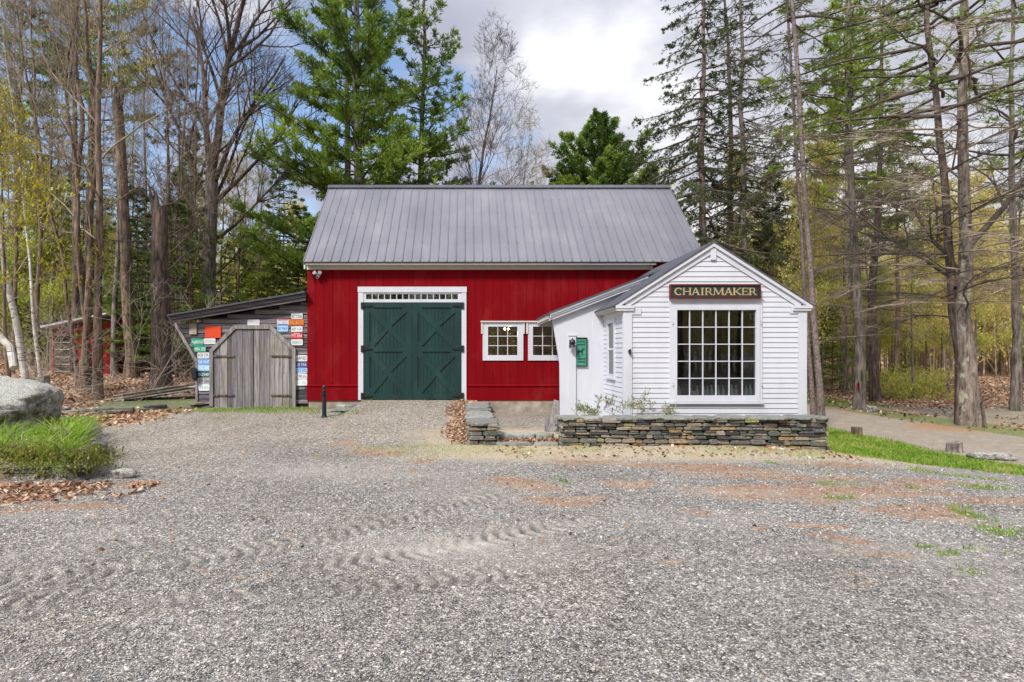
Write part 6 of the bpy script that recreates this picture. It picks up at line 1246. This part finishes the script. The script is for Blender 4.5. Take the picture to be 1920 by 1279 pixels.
# long arching bare branches of shrubs in front of the woods
def shrub(seed, n, L_, spread, mat, r0=.012, leafmat=None, leaf=(2, .035, .05), nc=(7, 5)):
    T = Tree(seed); tips = []
    for k in range(n):
        a = T.r.uniform(0, 6.3); e = T.r.uniform(*spread); d = np.array([math.cos(a)*math.sin(e), math.sin(a)*math.sin(e), math.cos(e)]); grow(T, np.array([T.r.normal(0, .06), T.r.normal(0, .06), 0]), d, L_*T.r.uniform(.6, 1.1), r0*T.r.uniform(.6, 1.2), 0, 2, nc, .10, -.02, (.4, .9), tips, 5)
    parts = [('stems', T.mesh('stems', M[mat]))]
    if leafmat: T.tp = tips; parts.append(('leaves', T.leaf_mesh('leaves', M[leafmat], *leaf)))
    return parts
for i, (px, Y, sd, lab) in enumerate(((262, 16.0, 131, 'pale twiggy arching shrub in front of the broken trunk'), (40, 14.6, 133, 'twiggy shrub with arching pale stems above the boulder'), (355, 17.8, 134, 'pale bare shrub whose twigs arch over the shed roof end'))):
    assemble('bare_shrub', lab, 'shrub', place(px, Y), shrub(sd, 7, 3.4 if i != 2 else 3.0, (.15, 1.1), 'twig_pale', .011))
# rose shoots before the shop
for px, Y, sd, lab in ((1118, 10.55, 141, 'leafy green rose shoot before the wing wall'), (1176, 10.5, 142, 'rose shoot with small green leaves before the shop corner'), (1208, 10.5, 143, 'arching rose cane right of the shop corner'), (1240, 10.52, 144, 'small rose shoot before the left end of the shop front')):
    t = shrub(sd, 3 if px != 1118 else 5, .42, (.3, 1.1), 'twig', .003, 'leaf_green', (1, .024, .015), (5, 3)); assemble('rose_shoot', lab, 'shrub', (ax(px, Y), Y, .50), t)
for px, Y, sd, lab in ((110, 7.25, 147, 'pale bare rose canes arching over the front of the planting bed'), (15, 7.2, 149, 'pale bare canes over the bed edging at the left edge')):
    assemble('bare_canes', lab, 'shrub', (ax(px, Y)-.2, Y, .15), shrub(sd, 4, .75, (.5, 1.4), 'twig_pale', .005, None, (1, .02, .01), (3, 2)))
t = shrub(145, 5, .22, (.1, .9), 'twig', .003, 'leaf_green', (2, .02, .02), (5, 3)); assemble('rose_shoot', 'low leafy clump at the left end of the wall top', 'shrub', (ax(1098, 10.4), 10.4, .48), t)

# --- the woods: a few kinds, copied
def proto(parts, name, cat): return assemble(name, 'x', cat, (0, 0, -60), parts)
pr = random.Random(77)
protos = {
 'slim': [proto(bare(201+2*i, 14+i, .07+.008*i, (pr.uniform(-.8, .8), 0), 14, .22, (.4, .95), .22, 3, (4, 4, 5), 'bark_brown' if i % 2 else 'bark_grey', 'twig', None, wob=.07, kt=6), 'slim_tree', 'tree') for i in range(4)],
 'bud': [proto(bare(221+2*i, 10+2*i, .07, (pr.uniform(-.6, .6), 0), 16, .15, (.4, 1.0), .27, 3, (4, 4, 5), 'bark_grey', 'twig', 'leaf_spring' if i < 2 else 'leaf_olive', (5, .08, .22, .30+.15*i), wob=.07, kt=6), 'budding_tree', 'tree') for i in range(3)],
 'hem': [proto(conifer(241+2*i, 7+1.5*i, .07, .5, .7, 2.3, 'mix', (0, 0), .32, (4, 6), 'bark_brown', nm='needle_light' if i != 1 else 'needle_pine', tone=.40, tuft=.17, nb=5, dens=1.1, width=.13, kt=6), 'young_hemlock', 'evergreen') for i in range(3)],
 'pine': [proto(conifer(261+2*i, 19+i, .17, 5, 9, 2.8, 'pine', (0, 0), .62, (3, 5), 'bark_brown', nm='needle_pine' if i else 'needle_dark', tone=.5, tuft=.32, nb=6, kt=7, deadtw='twig'), 'woods_pine', 'pine tree') for i in range(2)],
 'pole': [proto(conifer(271+2*i, 20, .13+.03*i, 3, 14, 2.4, 'mix', (0, 0), .6, (2, 4), 'bark_brown' if i else 'bark_dark', nm='needle_dark', tone=.6, tuft=.3, nb=5, kt=7, deadtw='twig', dead_len=.8), 'pole_pine', 'pine tree') for i in range(2)]}
used = {}
names = {'slim': 'slim leafless tree', 'bud': 'slim budding tree', 'hem': 'young bright green hemlock', 'pine': 'dark trunked pine', 'pole': 'straight bare trunked pine'}
def woods(kind, px, Y, region, scale=1, x=None):
    pool = protos[kind]; k = used.get(kind, 0); used[kind] = k+1; p = pool[k % len(pool)]; xx = ax(px, Y) if x is None else x
    loc = (xx, Y, gz(xx, Y)-.05); lab = '%s in the %s' % (names[kind], region); grp = '%ss in the %s' % (names[kind], region)
    if k < len(pool):
        p.location = loc; p.rotation_euler = (0, 0, pr.uniform(0, 6.28)); p.scale = (scale,)*3; p['label'] = lab; p['group'] = grp
    else: copy_thing(p, loc, pr.uniform(0, 6.28), scale, lab, grp)
def band(kind, n, p0, p1, y0, y1, region, s=(.85, 1.2), avoid=None):
    for i in range(n):
        px = p0+(p1-p0)*(i+pr.random())/n; woods(kind, px, pr.uniform(y0, y1), region, pr.uniform(*s))
RL_, RM_, RR_ = 'woods left of the shed', 'woods between shed and big pine', 'woods across the road at right'
for i, px in enumerate((270, 332, 356, 246, 262, 60, 300, 235, 160, 20, 345, 95)): woods('hem', px, (24, 20.5, 24, 26, 22, 25.5, 29, 22, 28, 27, 31, 30)[i], RL_, (1.0, .8, 1.0, 1.0, .9, .8, 1.2, .6, 1.1, 1.0, 1.3, 1.1)[i])
for i, px in enumerate((560, 585, 535, 470, 430, 500, 515)): woods('hem', px, (27, 24, 31, 33, 30, 36, 26)[i], RM_, (1.15, .8, 1.2, .9, .8, 1.0, .75)[i])
for i, px in enumerate((1530, 1700, 1445, 1470, 1560)): woods('hem', px, (34, 31, 33, 40, 27)[i], RR_, (1.2, .35, 1.3, 1.4, .5)[i])
band('slim', 10, -60, 380, 20, 38, RL_); band('bud', 18, -60, 380, 25, 42, RL_, (.45, .75)); band('pole', 4, -60, 370, 28, 44, RL_, (.8, 1.0))
band('slim', 9, 400, 620, 34, 55, RM_, (.7, .95)); band('bud', 8, 400, 620, 34, 55, RM_, (.6, .85)); band('pine', 3, 400, 620, 42, 55, RM_, (.55, .7))
band('bud', 34, 1400, 2000, 24, 48, RR_, (.55, .85)); band('pole', 7, 1400, 2000, 28, 50, RR_, (.6, .9)); band('slim', 22, 1400, 2000, 23, 48, RR_, (.45, .75)); band('pine', 3, 1420, 2000, 38, 52, RR_, (.6, .8))
for i, px in enumerate((1445, 1680)): woods('pine', px, (27, 30)[i], RR_, (.6, .8)[i])
band('slim', 6, 640, 1300, 40, 55, 'woods far behind the barn', (.5, .62))
for i, (px, Y) in enumerate(((1665, 25), (1690, 24), (1720, 25.5), (1745, 24), (1700, 27))):
    t = shrub(301+i, 10, 1.25, (.2, 1.2), 'twig', .01, 'leaf_spring', (2, .055, .10)); assemble('leafy_bush', 'low yellow green bush at the wood edge across the road', 'bush', place(px, Y), t, None)['group'] = 'green bushes at the wood edge'
# farther woods as one mass
def mass(name, n, x0, x1, y0, y1, hmin, hmax, seed, leafn=9, lm_='leaf_olive'):
    T = Tree(seed); r = T.r; x = r.uniform(x0, x1, n); y = r.uniform(y0, y1, n); z = ground_z(x, y)-.1; h = r.uniform(hmin, hmax, n); A = np.stack([x, y, z], -1); Bt = A+np.stack([r.normal(0, .5, n), r.normal(0, .5, n), h], -1); T.sticks(A, Bt, r.uniform(.04, .13, n), .02)
    m = 26; rep = np.repeat(np.arange(n), m); f = r.uniform(.12, 1, n*m); p = A[rep]+(Bt-A)[rep]*f[:, None]; d = r.normal(0, 1, (n*m, 3)); d[:, 2] = r.uniform(.1, 1.2, n*m); ln = r.uniform(.6, 2.4, n*m)*(1.15-f); q = p+d*ln[:, None]*.7; T.sticks(p, q, .018, .006)
    q2 = p+(q-p)*r.uniform(.3, .9, (n*m, 1)); e = r.normal(0, .5, (n*m, 3)); e[:, 2] += .35; T.sticks(q2, q2+e, .009, .004); tag(link(name, T.mesh(name, M['twig'], False)), kind='stuff')
    T.tp = [np.repeat(q, leafn//3, 0), q2+e]; lm = T.leaf_mesh(name+'_foliage', M[lm_], 4, .15, .45, .6); o = tag(link(name+'_foliage', lm), kind='stuff'); return o
mass('distant_woods', 900, 14, 95, 40, 85, 8, 15, 401, 12)
mass('distant_woods', 700, -95, -14, 38, 85, 5, 9.5, 403, 9, 'leaf_spring')
mass('distant_woods', 260, -16, 16, 62, 95, 5, 8, 405, 9, 'leaf_spring')
mass('woods_across_the_lot', 420, -50, 50, -48, -20, 9, 17, 407, 9)
T = Tree(410); 
for i in range(16): woods('pine', 0, -pr.uniform(17, 26), 'woods across the lot behind the viewer', pr.uniform(.8, 1.0), x=-30+60*(i+pr.random())/16)
hy = np.linspace(-PI*.5, PI*.5, 120); hr = np.linspace(0, 1, 8); hx, hh = np.meshgrid(hy, hr); rad = 150+70*hh; hz = (2+9*fbm(hx*9, hh, .7, 90))*np.sin(hh*PI)**.7-1.2
idx = np.arange(120*8).reshape(8, 120); hf = np.stack([idx[:-1, :-1], idx[:-1, 1:], idx[1:, 1:], idx[1:, :-1]], -1).reshape(-1, 4)
hme = make_mesh('hills', np.stack([np.sin(hx)*rad, np.cos(hx)*rad, hz], -1).reshape(-1, 3), [hf], mottled('wooded_hill', (.09, .08, .035), (.26, .19, .11), .5, rough=.95, bump=0), smooth=True); tag(link('hills', hme), kind='structure')
